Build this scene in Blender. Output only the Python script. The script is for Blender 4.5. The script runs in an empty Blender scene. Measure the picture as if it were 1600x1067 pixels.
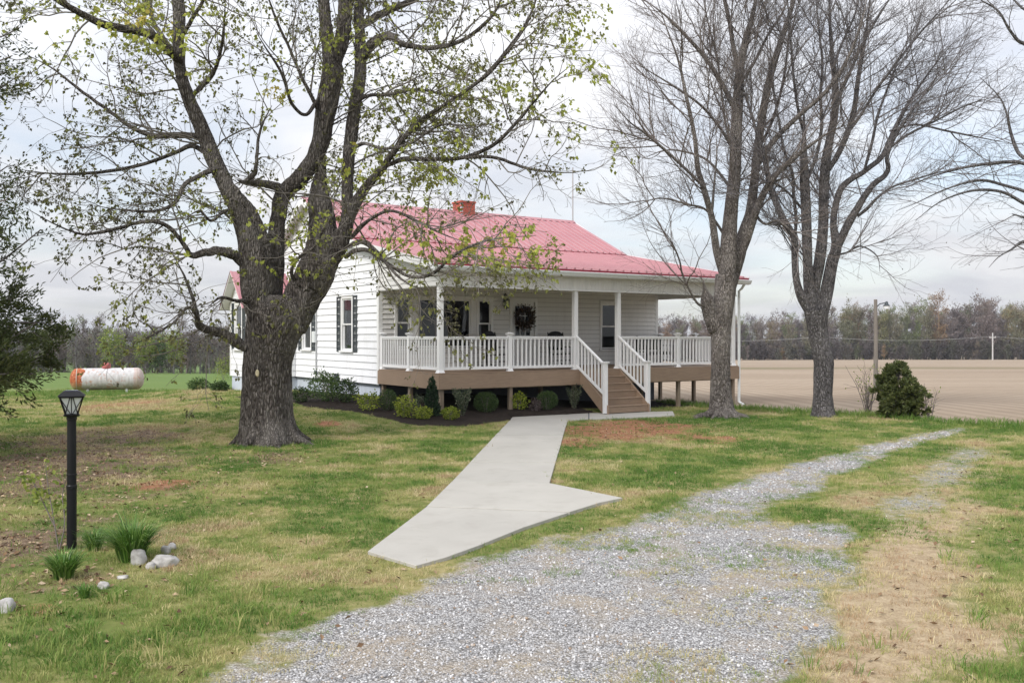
import bpy, bmesh, math, random
import numpy as np
from mathutils import Vector

R = math.radians
# ------------------------------------------------------------------ camera, sky, sun, exposure
sc = bpy.context.scene
COL = sc.collection
F, CX, HV, EYE = 1450.0, 800.0, 526.0, 2.2      # focal length in photo pixels, centre, horizon row, eye height (m)

cam_d = bpy.data.cameras.new('camera')
cam_d.sensor_width = 36.0
cam_d.lens = 36.0 * F / 1600.0
cam_d.shift_y = -(533.5 - HV) / 1600.0
cam_d.clip_start = 0.1
cam_d.clip_end = 6000.0
cam = bpy.data.objects.new('camera', cam_d)
COL.objects.link(cam)
cam.location = (0, 0, EYE)
cam.rotation_euler = (R(90), 0, 0)
sc.camera = cam

SUN_EL, SUN_AZ = 40.0, 218.0      # degrees; azimuth clockwise from +Y: behind the camera, to the left
wd = bpy.data.worlds.new('World')
sc.world = wd
wd.use_nodes = True
def build_world():
    nt = wd.node_tree
    n, l = nt.nodes, nt.links
    n.clear()
    out = n.new('ShaderNodeOutputWorld')
    bg = n.new('ShaderNodeBackground'); bg.inputs['Strength'].default_value = 0.1
    l.new(bg.outputs[0], out.inputs['Surface'])
    sky = n.new('ShaderNodeTexSky'); sky.sky_type = 'NISHITA'; sky.sun_disc = False
    sky.sun_elevation = R(SUN_EL); sky.sun_rotation = R(SUN_AZ)
    sky.air_density = 1.0; sky.dust_density = 1.5; sky.ozone_density = 1.0
    tc = n.new('ShaderNodeTexCoord')
    sep = n.new('ShaderNodeSeparateXYZ'); l.new(tc.outputs['Generated'], sep.inputs[0])
    def math_(op, a, b):
        m = n.new('ShaderNodeMath'); m.operation = op
        for i, v in enumerate((a, b)):
            if v is None: continue
            if isinstance(v, (int, float)): m.inputs[i].default_value = v
            else: l.new(v, m.inputs[i])
        return m.outputs[0]
    zz = math_('ADD', math_('MAXIMUM', sep.outputs[2], 0.0), 0.16)
    px = math_('DIVIDE', sep.outputs[0], zz); py = math_('DIVIDE', sep.outputs[1], zz)
    cmb = n.new('ShaderNodeCombineXYZ'); l.new(px, cmb.inputs[0]); l.new(py, cmb.inputs[1])
    no = n.new('ShaderNodeTexNoise'); no.inputs['Scale'].default_value = 0.62; no.inputs['Detail'].default_value = 8.0
    no.inputs['Roughness'].default_value = 0.55; no.inputs['Distortion'].default_value = 0.5
    l.new(cmb.outputs[0], no.inputs['Vector'])
    no2 = n.new('ShaderNodeTexNoise'); no2.inputs['Scale'].default_value = 1.9; no2.inputs['Detail'].default_value = 6.0
    no2.inputs['Distortion'].default_value = 0.8
    l.new(cmb.outputs[0], no2.inputs['Vector'])
    cr = n.new('ShaderNodeValToRGB')                 # how white or grey the cloud is
    cr.color_ramp.elements[0].position = 0.32; cr.color_ramp.elements[0].color = (4.0, 4.07, 4.36, 1)
    cr.color_ramp.elements[1].position = 0.60; cr.color_ramp.elements[1].color = (4.9, 4.93, 5.06, 1)
    l.new(no2.outputs['Fac'], cr.inputs[0])
    cov = n.new('ShaderNodeValToRGB')                # where the cloud is thin
    cov.color_ramp.elements[0].position = 0.34; cov.color_ramp.elements[0].color = (0.45, 0.45, 0.45, 1)
    cov.color_ramp.elements[1].position = 0.55; cov.color_ramp.elements[1].color = (1, 1, 1, 1)
    l.new(no.outputs['Fac'], cov.inputs[0])
    # overcast skies brighten towards the zenith
    br = math_('ADD', 0.84, math_('MULTIPLY', math_('MAXIMUM', sep.outputs[2], 0.0), 1.35))
    brv = n.new('ShaderNodeVectorMath'); brv.operation = 'SCALE'
    l.new(cr.outputs[0], brv.inputs[0]); l.new(br, brv.inputs['Scale'])
    mx = n.new('ShaderNodeMix'); mx.data_type = 'RGBA'
    l.new(cov.outputs[0], mx.inputs['Factor']); l.new(sky.outputs[0], mx.inputs['A']); l.new(brv.outputs[0], mx.inputs['B'])
    l.new(mx.outputs['Result'], bg.inputs['Color'])
build_world()

sun_d = bpy.data.lights.new('sun', 'SUN')
sun_d.energy = 1.5; sun_d.angle = R(22); sun_d.color = (1.0, 0.965, 0.91)
sun = bpy.data.objects.new('sun', sun_d)
COL.objects.link(sun)
sun.location = (-8, -10, 20)
sv = Vector((math.sin(R(SUN_AZ)) * math.cos(R(SUN_EL)), math.cos(R(SUN_AZ)) * math.cos(R(SUN_EL)), math.sin(R(SUN_EL))))
sun.rotation_euler = sv.to_track_quat('Z', 'Y').to_euler()

sc.view_settings.view_transform = 'Standard'
sc.view_settings.look = 'None'
sc.view_settings.exposure = 0.92
sc.view_settings.gamma = 1.0
sc.view_settings.use_curve_mapping = False
sc.render.engine = 'CYCLES'
sc.cycles.max_bounces = 6
sc.cycles.diffuse_bounces = 3
sc.cycles.glossy_bounces = 3
sc.cycles.transmission_bounces = 4
sc.cycles.transparent_max_bounces = 10
sc.cycles.use_denoising = True

# ------------------------------------------------------------------ helpers
rnd = random.Random(7)
rg = np.random.default_rng(11)
_T = np.random.default_rng(5).random((64, 64, 64)).astype(np.float32)
def vnoise(x, y, z=0.0):
    x, y, z = np.broadcast_arrays(np.asarray(x, float), np.asarray(y, float), np.asarray(z, float))
    xi, yi, zi = np.floor(x), np.floor(y), np.floor(z)
    fx, fy, fz = x - xi, y - yi, z - zi
    fx = fx*fx*(3-2*fx); fy = fy*fy*(3-2*fy); fz = fz*fz*(3-2*fz)
    xi = xi.astype(int) % 64; yi = yi.astype(int) % 64; zi = zi.astype(int) % 64
    x1, y1, z1 = (xi+1) % 64, (yi+1) % 64, (zi+1) % 64
    a = _T[xi, yi, zi]*(1-fx) + _T[x1, yi, zi]*fx
    b = _T[xi, y1, zi]*(1-fx) + _T[x1, y1, zi]*fx
    c = _T[xi, yi, z1]*(1-fx) + _T[x1, yi, z1]*fx
    d = _T[xi, y1, z1]*(1-fx) + _T[x1, y1, z1]*fx
    return (a*(1-fy)+b*fy)*(1-fz) + (c*(1-fy)+d*fy)*fz
def fbm(x, y, z=0.0, o=4):
    s, a, t = 0.0, 1.0, 0.0
    for i in range(o):
        k = 2.0**i
        s = s + a*vnoise(np.asarray(x)*k+i*7.3, np.asarray(y)*k+i*3.1, np.asarray(z)*k+i*5.7); t += a; a *= 0.5
    return s/t
def sstep(a, b, x):
    t = np.clip((np.asarray(x, float)-a)/(b-a), 0, 1)
    return t*t*(3-2*t)

def ground(x, y):
    """height of the ground (m); the lawn round the camera is 0"""
    x = np.asarray(x, float); y = np.asarray(y, float)
    d = np.where(y < 22, 0.0, np.where(y < 34, (np.maximum(y, 22)-22)**2/24.0, 6.0 + (y-34)))
    side = sstep(-0.10, 0.12, x/np.maximum(y, 8.0))
    sl = 0.0325*(1-side) + 0.0195*side
    d = np.where(d > 400, 400 + (d-400)*0.15, d)
    z = -d*sl
    und = (fbm(x*0.16, y*0.16, 1.3, 3)-0.5)
    z = z + und*0.055*sstep(3, 8, y)*(1-sstep(60, 120, y))
    z = z + (fbm(x*0.02, y*0.02, 4.3, 3)-0.5)*1.2*sstep(60, 160, y)
    dx, dy = x+3.94, y-27.5                     # the ground is banked up against the house
    hx, hy = dx*0.8291+dy*0.5591, -dx*0.5591+dy*0.8291
    z = z + 0.47*sstep(-6.2, 0.6, hy)*(1-sstep(9, 20, hy))*sstep(-8, -0.8, hx)*(1-sstep(2, 9, hx))
    return z
def on_ground(u, v, dz=0.0):
    """pixel -> point on the ground (march along the ray)"""
    dx, dz_ = (u-CX)/F, (HV-v)/F
    Y = np.concatenate([np.linspace(2, 60, 1200), np.linspace(60, 900, 1200)])
    h = EYE + dz_*Y - (ground(dx*Y, Y)+dz)
    i = int(np.argmax(h < 0))
    y = float(Y[i])
    return (dx*y, y, float(ground(dx*y, y))+dz)
def flat(u, v, z=0.0):
    Y = (EYE-z)*F/(v-HV)
    return ((u-CX)/F*Y, Y)
def at(u, v, Y):
    return ((u-CX)/F*Y, Y, EYE + (HV-v)/F*Y)

def tag(o, label=None, cat=None, group=None, kind=None):
    if label: o['label'] = label
    if cat: o['category'] = cat
    if group: o['group'] = group
    if kind: o['kind'] = kind
    return o
def empty(name, loc=(0, 0, 0), rz=0.0, parent=None):
    o = bpy.data.objects.new(name, None)
    COL.objects.link(o); o.location = loc; o.rotation_euler = (0, 0, rz); o.parent = parent
    o.empty_display_size = 0.2
    return o
def link_mesh(name, me, mat, parent=None, loc=None):
    if mat is not None and not me.materials: me.materials.append(mat)
    o = bpy.data.objects.new(name, me)
    COL.objects.link(o); o.parent = parent
    if loc is not None: o.location = loc
    return o
def np_mesh(name, V, faces, attrs=None, smooth=False):
    """faces: list of (n,k) int arrays"""
    me = bpy.data.meshes.new(name)
    V = np.asarray(V, np.float32)
    me.vertices.add(len(V)); me.vertices.foreach_set('co', V.ravel())
    faces = [np.asarray(f, np.int32) for f in faces if len(f)]
    if faces:
        tot = np.concatenate([np.full(len(f), f.shape[1], np.int32) for f in faces])
        idx = np.concatenate([f.ravel() for f in faces])
        me.loops.add(len(idx)); me.loops.foreach_set('vertex_index', idx)
        me.polygons.add(len(tot))
        me.polygons.foreach_set('loop_start', np.concatenate([[0], np.cumsum(tot)[:-1]]).astype(np.int32))
        if smooth: me.polygons.foreach_set('use_smooth', np.ones(len(tot), bool))
    for k, (typ, arr) in (attrs or {}).items():
        a = me.attributes.new(k, typ, 'POINT')
        arr = np.asarray(arr)
        if typ == 'FLOAT': a.data.foreach_set('value', arr.astype(np.float32).ravel())
        elif typ == 'INT': a.data.foreach_set('value', arr.astype(np.int32).ravel())
        elif typ == 'FLOAT_VECTOR': a.data.foreach_set('vector', arr.astype(np.float32).ravel())
        elif typ == 'FLOAT_COLOR': a.data.foreach_set('color', arr.astype(np.float32).ravel())
    me.update(calc_edges=True)
    me.validate()
    return me

class MB:
    """collects boxes, prisms and tubes; build() links them as one mesh object"""
    def __init__(s, fn=None): s.v = []; s.f = []; s.fn = fn or (lambda p: p)
    def add(s, vs, fs):
        k = len(s.v); s.v += [tuple(s.fn(p)) for p in vs]; s.f += [tuple(i+k for i in f) for f in fs]; return s
    def box(s, x0, x1, y0, y1, z0, z1):
        return s.hexa([(x0,y0,z0),(x1,y0,z0),(x1,y1,z0),(x0,y1,z0),(x0,y0,z1),(x1,y0,z1),(x1,y1,z1),(x0,y1,z1)])
    def hexa(s, c):
        return s.add(c, [(0,3,2,1),(4,5,6,7),(0,1,5,4),(1,2,6,5),(2,3,7,6),(3,0,4,7)])
    def prism(s, poly, z0, z1):
        n = len(poly)
        return s.add([(p[0],p[1],z0) for p in poly]+[(p[0],p[1],z1) for p in poly],
                     [tuple(range(n))[::-1], tuple(range(n,2*n))]+[(i,(i+1)%n,n+(i+1)%n,n+i) for i in range(n)])
    def tube(s, pts, rad, n=8, caps=True):
        pts = [Vector(p) for p in pts]
        if not hasattr(rad, '__len__'): rad = [rad]*len(pts)
        vs, fs = [], []
        ref = Vector((0.3,0.2,1)) if abs((pts[-1]-pts[0]).normalized().z) < 0.9 else Vector((1,0.1,0.1))
        for i, p in enumerate(pts):
            t = (pts[min(i+1,len(pts)-1)]-pts[max(i-1,0)]).normalized()
            a = t.cross(ref).normalized(); b = t.cross(a)
            for j in range(n):
                q = 2*math.pi*j/n
                vs.append(p+(a*math.cos(q)+b*math.sin(q))*rad[i])
        for i in range(len(pts)-1):
            for j in range(n):
                fs.append((i*n+j, i*n+(j+1)%n, (i+1)*n+(j+1)%n, (i+1)*n+j))
        if caps:
            fs.append(tuple(range(n))[::-1]); fs.append(tuple((len(pts)-1)*n+j for j in range(n)))
        return s.add(vs, fs)
    def lathe(s, prof, n=24, c=(0,0,0)):
        vs = []; m = len(prof)
        for r, z in prof:
            for j in range(n):
                q = 2*math.pi*j/n
                vs.append((c[0]+r*math.cos(q), c[1]+r*math.sin(q), c[2]+z))
        fs = [(i*n+j, i*n+(j+1)%n, (i+1)*n+(j+1)%n, (i+1)*n+j) for i in range(m-1) for j in range(n)]
        fs.append(tuple(range(n))[::-1]); fs.append(tuple((m-1)*n+j for j in range(n)))
        return s.add(vs, fs)
    def mesh(s, name, bevel=0.0, smooth=False):
        me = bpy.data.meshes.new(name)
        bm = bmesh.new()
        bv = [bm.verts.new(p) for p in s.v]
        for f in s.f:
            try: bm.faces.new([bv[i] for i in f])
            except ValueError: pass
        bmesh.ops.recalc_face_normals(bm, faces=bm.faces)
        if bevel: bmesh.ops.bevel(bm, geom=list(bm.edges), offset=bevel, segments=1, affect='EDGES', clamp_overlap=True)
        if smooth:
            for f in bm.faces: f.smooth = True
        bm.to_mesh(me); bm.free(); me.update()
        return me
    def build(s, name, mat, parent=None, bevel=0.0, smooth=False, loc=None):
        return link_mesh(name, s.mesh(name, bevel, smooth), mat, parent, loc)

# ------------------------------------------------------------------ materials
class NT:
    def __init__(s, name):
        s.m = bpy.data.materials.new(name); s.m.use_nodes = True
        s.n, s.l = s.m.node_tree.nodes, s.m.node_tree.links
        s.n.clear(); s.out = s.n.new('ShaderNodeOutputMaterial')
    def set(s, sock, v):
        if v is None: return
        if isinstance(v, bpy.types.NodeSocket): s.l.new(v, sock)
        elif isinstance(v, tuple) and sock.type == 'RGBA': sock.default_value = v if len(v) == 4 else v+(1,)
        else: sock.default_value = v
    def coord(s, kind='Object'): return s.n.new('ShaderNodeTexCoord').outputs[kind]
    def pos(s): return s.n.new('ShaderNodeNewGeometry').outputs['Position']
    def mapv(s, vec, scale):
        m = s.n.new('ShaderNodeMapping'); m.inputs['Scale'].default_value = scale; s.set(m.inputs['Vector'], vec); return m.outputs[0]
    def noise(s, vec, scale, detail=4.0, rough=0.55, dist=0.0, out='Fac'):
        t = s.n.new('ShaderNodeTexNoise'); s.set(t.inputs['Vector'], vec)
        t.inputs['Scale'].default_value = scale; t.inputs['Detail'].default_value = detail
        t.inputs['Roughness'].default_value = rough; t.inputs['Distortion'].default_value = dist
        return t.outputs[out]
    def voro(s, vec, scale, feature='F1', out='Distance', rand=1.0):
        t = s.n.new('ShaderNodeTexVoronoi'); t.feature = feature; s.set(t.inputs['Vector'], vec)
        t.inputs['Scale'].default_value = scale; t.inputs['Randomness'].default_value = rand
        return t.outputs[out]
    def ramp(s, fac, stops):
        r = s.n.new('ShaderNodeValToRGB'); s.set(r.inputs[0], fac); e = r.color_ramp.elements
        while len(e) < len(stops): e.new(0.5)
        for i, (p, c) in enumerate(stops):
            e[i].position = p; e[i].color = (c, c, c, 1) if not isinstance(c, tuple) else c+(1,) if len(c) == 3 else c
        return r.outputs[0]
    def mix(s, f, a, b, mode='MIX'):
        m = s.n.new('ShaderNodeMix'); m.data_type = 'RGBA'; m.blend_type = mode
        s.set(m.inputs['Factor'], f); s.set(m.inputs['A'], a); s.set(m.inputs['B'], b); return m.outputs['Result']
    def math(s, op, a, b=None, clamp=False):
        m = s.n.new('ShaderNodeMath'); m.operation = op; m.use_clamp = clamp; s.set(m.inputs[0], a); s.set(m.inputs[1], b); return m.outputs[0]
    def attr(s, name, out='Fac', typ='GEOMETRY'):
        a = s.n.new('ShaderNodeAttribute'); a.attribute_name = name; a.attribute_type = typ; return a.outputs[out]
    def sep(s, c):
        a = s.n.new('ShaderNodeSeparateColor'); s.set(a.inputs[0], c); return a.outputs
    def objrand(s): return s.n.new('ShaderNodeObjectInfo').outputs['Random']
    def bump(s, h, strength=0.3, dist=0.01, normal=None):
        b = s.n.new('ShaderNodeBump'); s.set(b.inputs['Height'], h); b.inputs['Strength'].default_value = strength
        b.inputs['Distance'].default_value = dist
        if normal is not None: s.set(b.inputs['Normal'], normal)
        return b.outputs[0]
    def principled(s, col, rough=0.6, spec=0.5, metal=0.0, normal=None, coat=0.0):
        p = s.n.new('ShaderNodeBsdfPrincipled')
        s.set(p.inputs['Base Color'], col); s.set(p.inputs['Roughness'], rough)
        p.inputs['Specular IOR Level'].default_value = spec; s.set(p.inputs['Metallic'], metal)
        if normal is not None: s.set(p.inputs['Normal'], normal)
        if coat: p.inputs['Coat Weight'].default_value = coat
        s.l.new(p.outputs[0], s.out.inputs['Surface']); return s.m

def m_paint(name, col, rough=0.45, dirt=0.12, dirtcol=(0.30, 0.28, 0.24), scale=2.0, bumps=0.05, spec=0.4):
    t = NT(name); c = t.coord('Object')
    n1 = t.noise(c, scale, 6); n2 = t.noise(t.mapv(c, (6, 6, 0.6)), scale*1.5, 4)
    f = t.math('MULTIPLY', t.ramp(t.math('MULTIPLY', n1, n2), [(0.22, 0.0), (0.50, 1.0)]), dirt)
    v = t.mix(t.math('MULTIPLY', t.objrand(), 0.5), col, tuple(x*0.84 for x in col))
    return t.principled(t.mix(f, v, dirtcol), t.ramp(n1, [(0.3, rough-0.08), (0.7, rough+0.12)]), spec,
                        normal=t.bump(t.noise(c, 40, 3), bumps, 0.004))
M = {}
M['siding'] = m_paint('siding_paint', (0.82, 0.83, 0.86), 0.5, 0.24)
M['vinyl'] = m_paint('vinyl_siding', (0.76, 0.75, 0.735), 0.5, 0.2, scale=1.2)
M['trim'] = m_paint('white_trim', (0.80, 0.80, 0.80), 0.4, 0.12)
M['rail'] = m_paint('white_railing', (0.82, 0.82, 0.83), 0.35, 0.06)
M['gutter'] = m_paint('gutter_paint', (0.72, 0.75, 0.76), 0.4, 0.15)
M['ceiling'] = m_paint('porch_ceiling', (0.62, 0.60, 0.57), 0.6, 0.2)
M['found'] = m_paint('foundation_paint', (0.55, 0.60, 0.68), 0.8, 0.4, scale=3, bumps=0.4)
M['block'] = m_paint('dark_block', (0.10, 0.11, 0.135), 0.9, 0.4, (0.05, 0.05, 0.05), scale=3, bumps=0.4)  # foundation darkened in colour for the shade under the porch; also fills path joints
M['shutter'] = m_paint('shutter_paint', (0.045, 0.055, 0.062), 0.5, 0.1, (0.2, 0.2, 0.2))
M['black'] = m_paint('black_paint', (0.008, 0.008, 0.010), 0.45, 0.15, (0.05, 0.048, 0.045), spec=0.25)
M['iron'] = m_paint('dark_iron', (0.02, 0.02, 0.02), 0.5, 0.1, (0.08, 0.07, 0.06))
M['interior'] = m_paint('dim_interior', (0.07, 0.068, 0.065), 0.9, 0.1)
M['curtain'] = m_paint('curtain_cloth', (0.55, 0.54, 0.52), 0.95, 0.05)
M['galv'] = m_paint('galvanised_metal', (0.45, 0.46, 0.47), 0.45, 0.3, (0.25, 0.2, 0.16))

def m_wood(name, a, b, rough=0.6, sc_=(1.2, 14, 14), weather=0.0):
    t = NT(name); c = t.coord('Object')
    n = t.noise(t.mapv(c, sc_), 3.0, 6, 0.6, 0.6)
    n2 = t.noise(c, 0.9, 3)
    col = t.mix(t.ramp(n, [(0.3, 0.0), (0.7, 1.0)]), a, b)
    col = t.mix(t.math('MULTIPLY', t.ramp(n2, [(0.4, 0.0), (0.7, 1.0)]), 0.35), col, tuple(x*1.35 for x in b))
    col = t.mix(t.math('MULTIPLY', t.objrand(), 0.25), col, a)
    return t.principled(col, rough, 0.3, normal=t.bump(n, 0.15, 0.004))
M['deck'] = m_wood('brown_deck_board', (0.22, 0.155, 0.11), (0.31, 0.225, 0.16))
M['treated'] = m_wood('weathered_timber', (0.20, 0.155, 0.115), (0.30, 0.24, 0.18), 0.75, (14, 14, 1.2))
M['pole'] = m_wood('grey_pole_wood', (0.13, 0.115, 0.10), (0.22, 0.20, 0.175), 0.85, (14, 14, 0.8))

def mk_roof():
    t = NT('red_metal_roof'); c = t.coord('Object')
    n = t.noise(c, 0.7, 5); n2 = t.noise(t.mapv(c, (5, 0.7, 0.7)), 2.0, 5)
    col = t.mix(t.ramp(n, [(0.3, 0.0), (0.7, 1.0)]), (0.37, 0.145, 0.168), (0.42, 0.18, 0.20))
    col = t.mix(t.math('MULTIPLY', t.ramp(n2, [(0.45, 0.0), (0.75, 1.0)]), 0.35), col, (0.47, 0.25, 0.255))
    return t.principled(col, t.ramp(n2, [(0.3, 0.34), (0.7, 0.5)]), 0.9, 0.0, t.bump(n, 0.08, 0.02))
M['roof'] = mk_roof()
M['redtrim'] = m_paint('red_trim', (0.34, 0.035, 0.06), 0.45, 0.2, (0.2, 0.08, 0.07))
def mk_brick():
    t = NT('red_brick'); c = t.coord('Object')
    n = t.noise(c, 18, 4)
    col = t.mix(n, (0.36, 0.07, 0.05), (0.52, 0.16, 0.11))
    return t.principled(col, 0.85, 0.2, normal=t.bump(n, 0.4, 0.01))
M['brick'] = mk_brick()
def mk_glass():
    t = NT('window_glass')
    tr = t.n.new('ShaderNodeBsdfTransparent'); tr.inputs[0].default_value = (0.72, 0.75, 0.76, 1)
    gl = t.n.new('ShaderNodeBsdfGlossy'); gl.inputs['Roughness'].default_value = 0.015; gl.inputs['Color'].default_value = (1, 1, 1, 1)
    c = t.coord('Object')
    t.set(gl.inputs['Normal'], t.bump(t.noise(c, 1.4, 2), 0.05, 0.02))
    lw = t.n.new('ShaderNodeLayerWeight'); lw.inputs['Blend'].default_value = 0.5
    fr_ = t.math('ADD', 0.035, t.math('MULTIPLY', t.math('POWER', lw.outputs['Facing'], 5.0), 0.9))
    ms = t.n.new('ShaderNodeMixShader')
    t.l.new(fr_, ms.inputs[0]); t.l.new(tr.outputs[0], ms.inputs[1]); t.l.new(gl.outputs[0], ms.inputs[2])
    t.l.new(ms.outputs[0], t.out.inputs['Surface']); return t.m
M['glass'] = mk_glass()
def mk_frost():
    t = NT('frosted_glass')
    return t.principled((0.75, 0.78, 0.8), 0.25, 0.6)
M['frost'] = mk_frost()
def mk_concrete():
    t = NT('concrete'); c = t.pos()
    n = t.noise(c, 0.8, 6, 0.6); n2 = t.noise(c, 60, 3); n3 = t.noise(t.mapv(c, (0.6, 3.0, 1)), 1.5, 5)
    st = t.noise(c, 2.3, 5, 0.65, 0.6)
    col = t.mix(t.ramp(n, [(0.3, 0.0), (0.7, 1.0)]), (0.40, 0.382, 0.347), (0.48, 0.461, 0.42))
    col = t.mix(t.math('MULTIPLY', t.ramp(n3, [(0.4, 0.0), (0.7, 1.0)]), 0.4), col, (0.42, 0.402, 0.365))
    col = t.mix(t.math('MULTIPLY', t.ramp(st, [(0.52, 0.0), (0.70, 1.0)]), 0.40), col, (0.31, 0.29, 0.252))
    col = t.mix(t.math('MULTIPLY', t.objrand(), 0.25), col, (0.31, 0.30, 0.285))
    col = t.mix(t.math('MULTIPLY', n2, 0.2), col, (0.25, 0.238, 0.218))
    br = t.noise(t.mapv(c, (1.5, 90, 1)), 1.0, 2)      # broom finish
    return t.principled(col, 0.85, 0.25, normal=t.bump(t.mix(0.5, n2, br), 0.25, 0.004))
M['concrete'] = mk_concrete()
def mk_bark(name, dark, mid, light, scale=1.0, lich=0.35):
    t = NT(name); c = t.coord('Object')
    st = t.mapv(c, (9*scale, 9*scale, 2.2*scale))
    n = t.noise(st, 1.6, 8, 0.62, 0.8); v = t.voro(t.mapv(c, (14*scale, 14*scale, 3.0*scale)), 1.3)
    big = t.noise(c, 1.1, 5)
    pl = t.voro(t.mapv(c, (16*scale, 16*scale, 3.6*scale)), 1.5, 'DISTANCE_TO_EDGE')
    n_b = t.noise(t.mapv(c, (22*scale, 22*scale, 7*scale)), 1.3, 6, 0.65, 0.5)
    col = t.ramp(t.math('ADD', t.math('MULTIPLY', n, 0.6), t.math('MULTIPLY', n_b, 0.4)), [(0.36, dark), (0.50, mid), (0.68, light)])
    col = t.mix(t.ramp(pl, [(0.0, 0.6), (0.20, 0.0)]), col, dark)
    col = t.mix(t.math('MULTIPLY', t.ramp(big, [(0.45, 0.0), (0.68, 1.0)]), lich), col, tuple(min(1, x*1.25+0.03) for x in light))
    h = t.math('ADD', n, t.math('MULTIPLY', t.ramp(pl, [(0.0, 0.0), (0.25, 1.0)]), 0.8))
    return t.principled(col, 0.92, 0.15, normal=t.bump(h, 1.0, 0.06))
M['bark_maple'] = mk_bark('maple_bark', (0.036, 0.030, 0.027), (0.14, 0.122, 0.11), (0.34, 0.315, 0.29))
M['bark_a'] = mk_bark('pale_brown_bark', (0.075, 0.064, 0.058), (0.27, 0.238, 0.22), (0.48, 0.44, 0.41), 1.3)
M['bark_b'] = mk_bark('dark_grey_bark', (0.05, 0.046, 0.048), (0.185, 0.172, 0.175), (0.37, 0.35, 0.355), 1.2, 0.25)
def m_flat(name, a, b, rough=0.9):
    t = NT(name); c = t.pos()
    return t.principled(t.mix(t.noise(c, 1.3, 3), a, b), rough, 0.1)
M['twig_maple'] = m_flat('maple_twig', (0.11, 0.098, 0.088), (0.22, 0.20, 0.175))
M['twig_bare'] = m_flat('bare_twig', (0.13, 0.112, 0.105), (0.24, 0.21, 0.20))
M['twig_b'] = m_flat('grey_twig', (0.12, 0.11, 0.115), (0.22, 0.205, 0.21))
def m_leaf(name, stops, trans=0.35, rough=0.6):
    """colour picked per leaf from the stops"""
    t = NT(name)
    col = t.ramp(t.attr('var'), stops)
    p = t.n.new('ShaderNodeBsdfPrincipled'); t.set(p.inputs['Base Color'], col); p.inputs['Roughness'].default_value = rough
    p.inputs['Specular IOR Level'].default_value = 0.25
    tl = t.n.new('ShaderNodeBsdfTranslucent'); t.set(tl.inputs['Color'], col)
    ms = t.n.new('ShaderNodeMixShader'); ms.inputs[0].default_value = trans
    t.l.new(p.outputs[0], ms.inputs[1]); t.l.new(tl.outputs[0], ms.inputs[2]); t.l.new(ms.outputs[0], t.out.inputs['Surface'])
    return t.m

# ------------------------------------------------------------------ ground
HANG = math.atan2(0.559, 0.829)
HX, HY = -3.94, 27.5
D1 = (math.cos(HANG), math.sin(HANG)); D2 = (-math.sin(HANG), math.cos(HANG))
def hw(x, y): return (HX + x*D1[0] + y*D2[0], HY + x*D1[1] + y*D2[1])      # house plan -> world
def hl(X, Y):                                                                # world -> house plan
    dx, dy = np.asarray(X)-HX, np.asarray(Y)-HY
    return dx*D1[0]+dy*D1[1], dx*D2[0]+dy*D2[1]
def poly_sd(P, x, y):
    x = np.asarray(x, float); y = np.asarray(y, float)
    d = np.full(x.shape, 1e9); ins = np.zeros(x.shape, bool)
    for i in range(len(P)):
        (ax, ay), (bx, by) = P[i], P[(i+1) % len(P)]
        ex, ey = bx-ax, by-ay
        t = np.clip(((x-ax)*ex+(y-ay)*ey)/(ex*ex+ey*ey+1e-12), 0, 1)
        d = np.minimum(d, np.hypot(x-ax-t*ex, y-ay-t*ey))
        c = (ay > y) != (by > y)
        ins ^= c & (x < (bx-ax)*(y-ay)/(by-ay+1e-12)+ax)
    return np.where(ins, d, -d)
PX = lambda L: [flat(u, v) for u, v in L]
DRIVE = [(-8, -9), (-4.2, 0.5)] + PX([(340,1080),(420,1040),(470,1000),(560,962),(640,934),(715,902),(765,868),(800,862),(850,850),(910,834),(985,812),(1080,778),(1150,754),(1230,731),(1330,705),(1400,688),(1470,674),(1502,668),
     (1475,680),(1420,694),(1370,713),(1325,730),(1265,756),(1195,793),(1225,812),(1320,812),(1350,830),(1325,870),(1300,905),(1270,960),(1255,1010),(1245,1067)]) + [(1.9, 4.0), (2.4, 0.5), (3.5, -9)]
TRACK2 = PX([(1515,680),(1545,680),(1545,700),(1525,735),(1490,775),(1430,815),(1350,840),(1310,825),(1380,790),(1415,760),(1440,728),(1490,700)])
STRAW = PX([(1215,1090),(1215,985),(1270,905),(1310,850),(1350,800),(1400,752),(1455,715),(1512,684),(1560,684),(1545,725),(1515,790),(1512,850),(1495,900),(1520,950),(1500,1000),(1400,1090)])
FIELD = PX([(1040,628),(1155,638),(1260,645),(1340,648),(1420,653),(1500,662),(1560,667),(1640,668),(1800,668)]) + [(120, 20), (1500, 300), (1500, 2200), (-20, 2200), (18, 300), (4, 46)]
PATHL = [(572,857),(650,880),(700,866),(750,848),(820,820),(891,797),(940,782),(975,775),(860,752),(869,720),(876,697),(881,678),(885,664),(888,655),(1055,648),(1052,641),(945,643),(800,650),(787,664),(773,678),(755,697),(733,720),(704,750),(665,788)]
PATH = [flat(u, v, 0.05) for u, v in PATHL]

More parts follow.
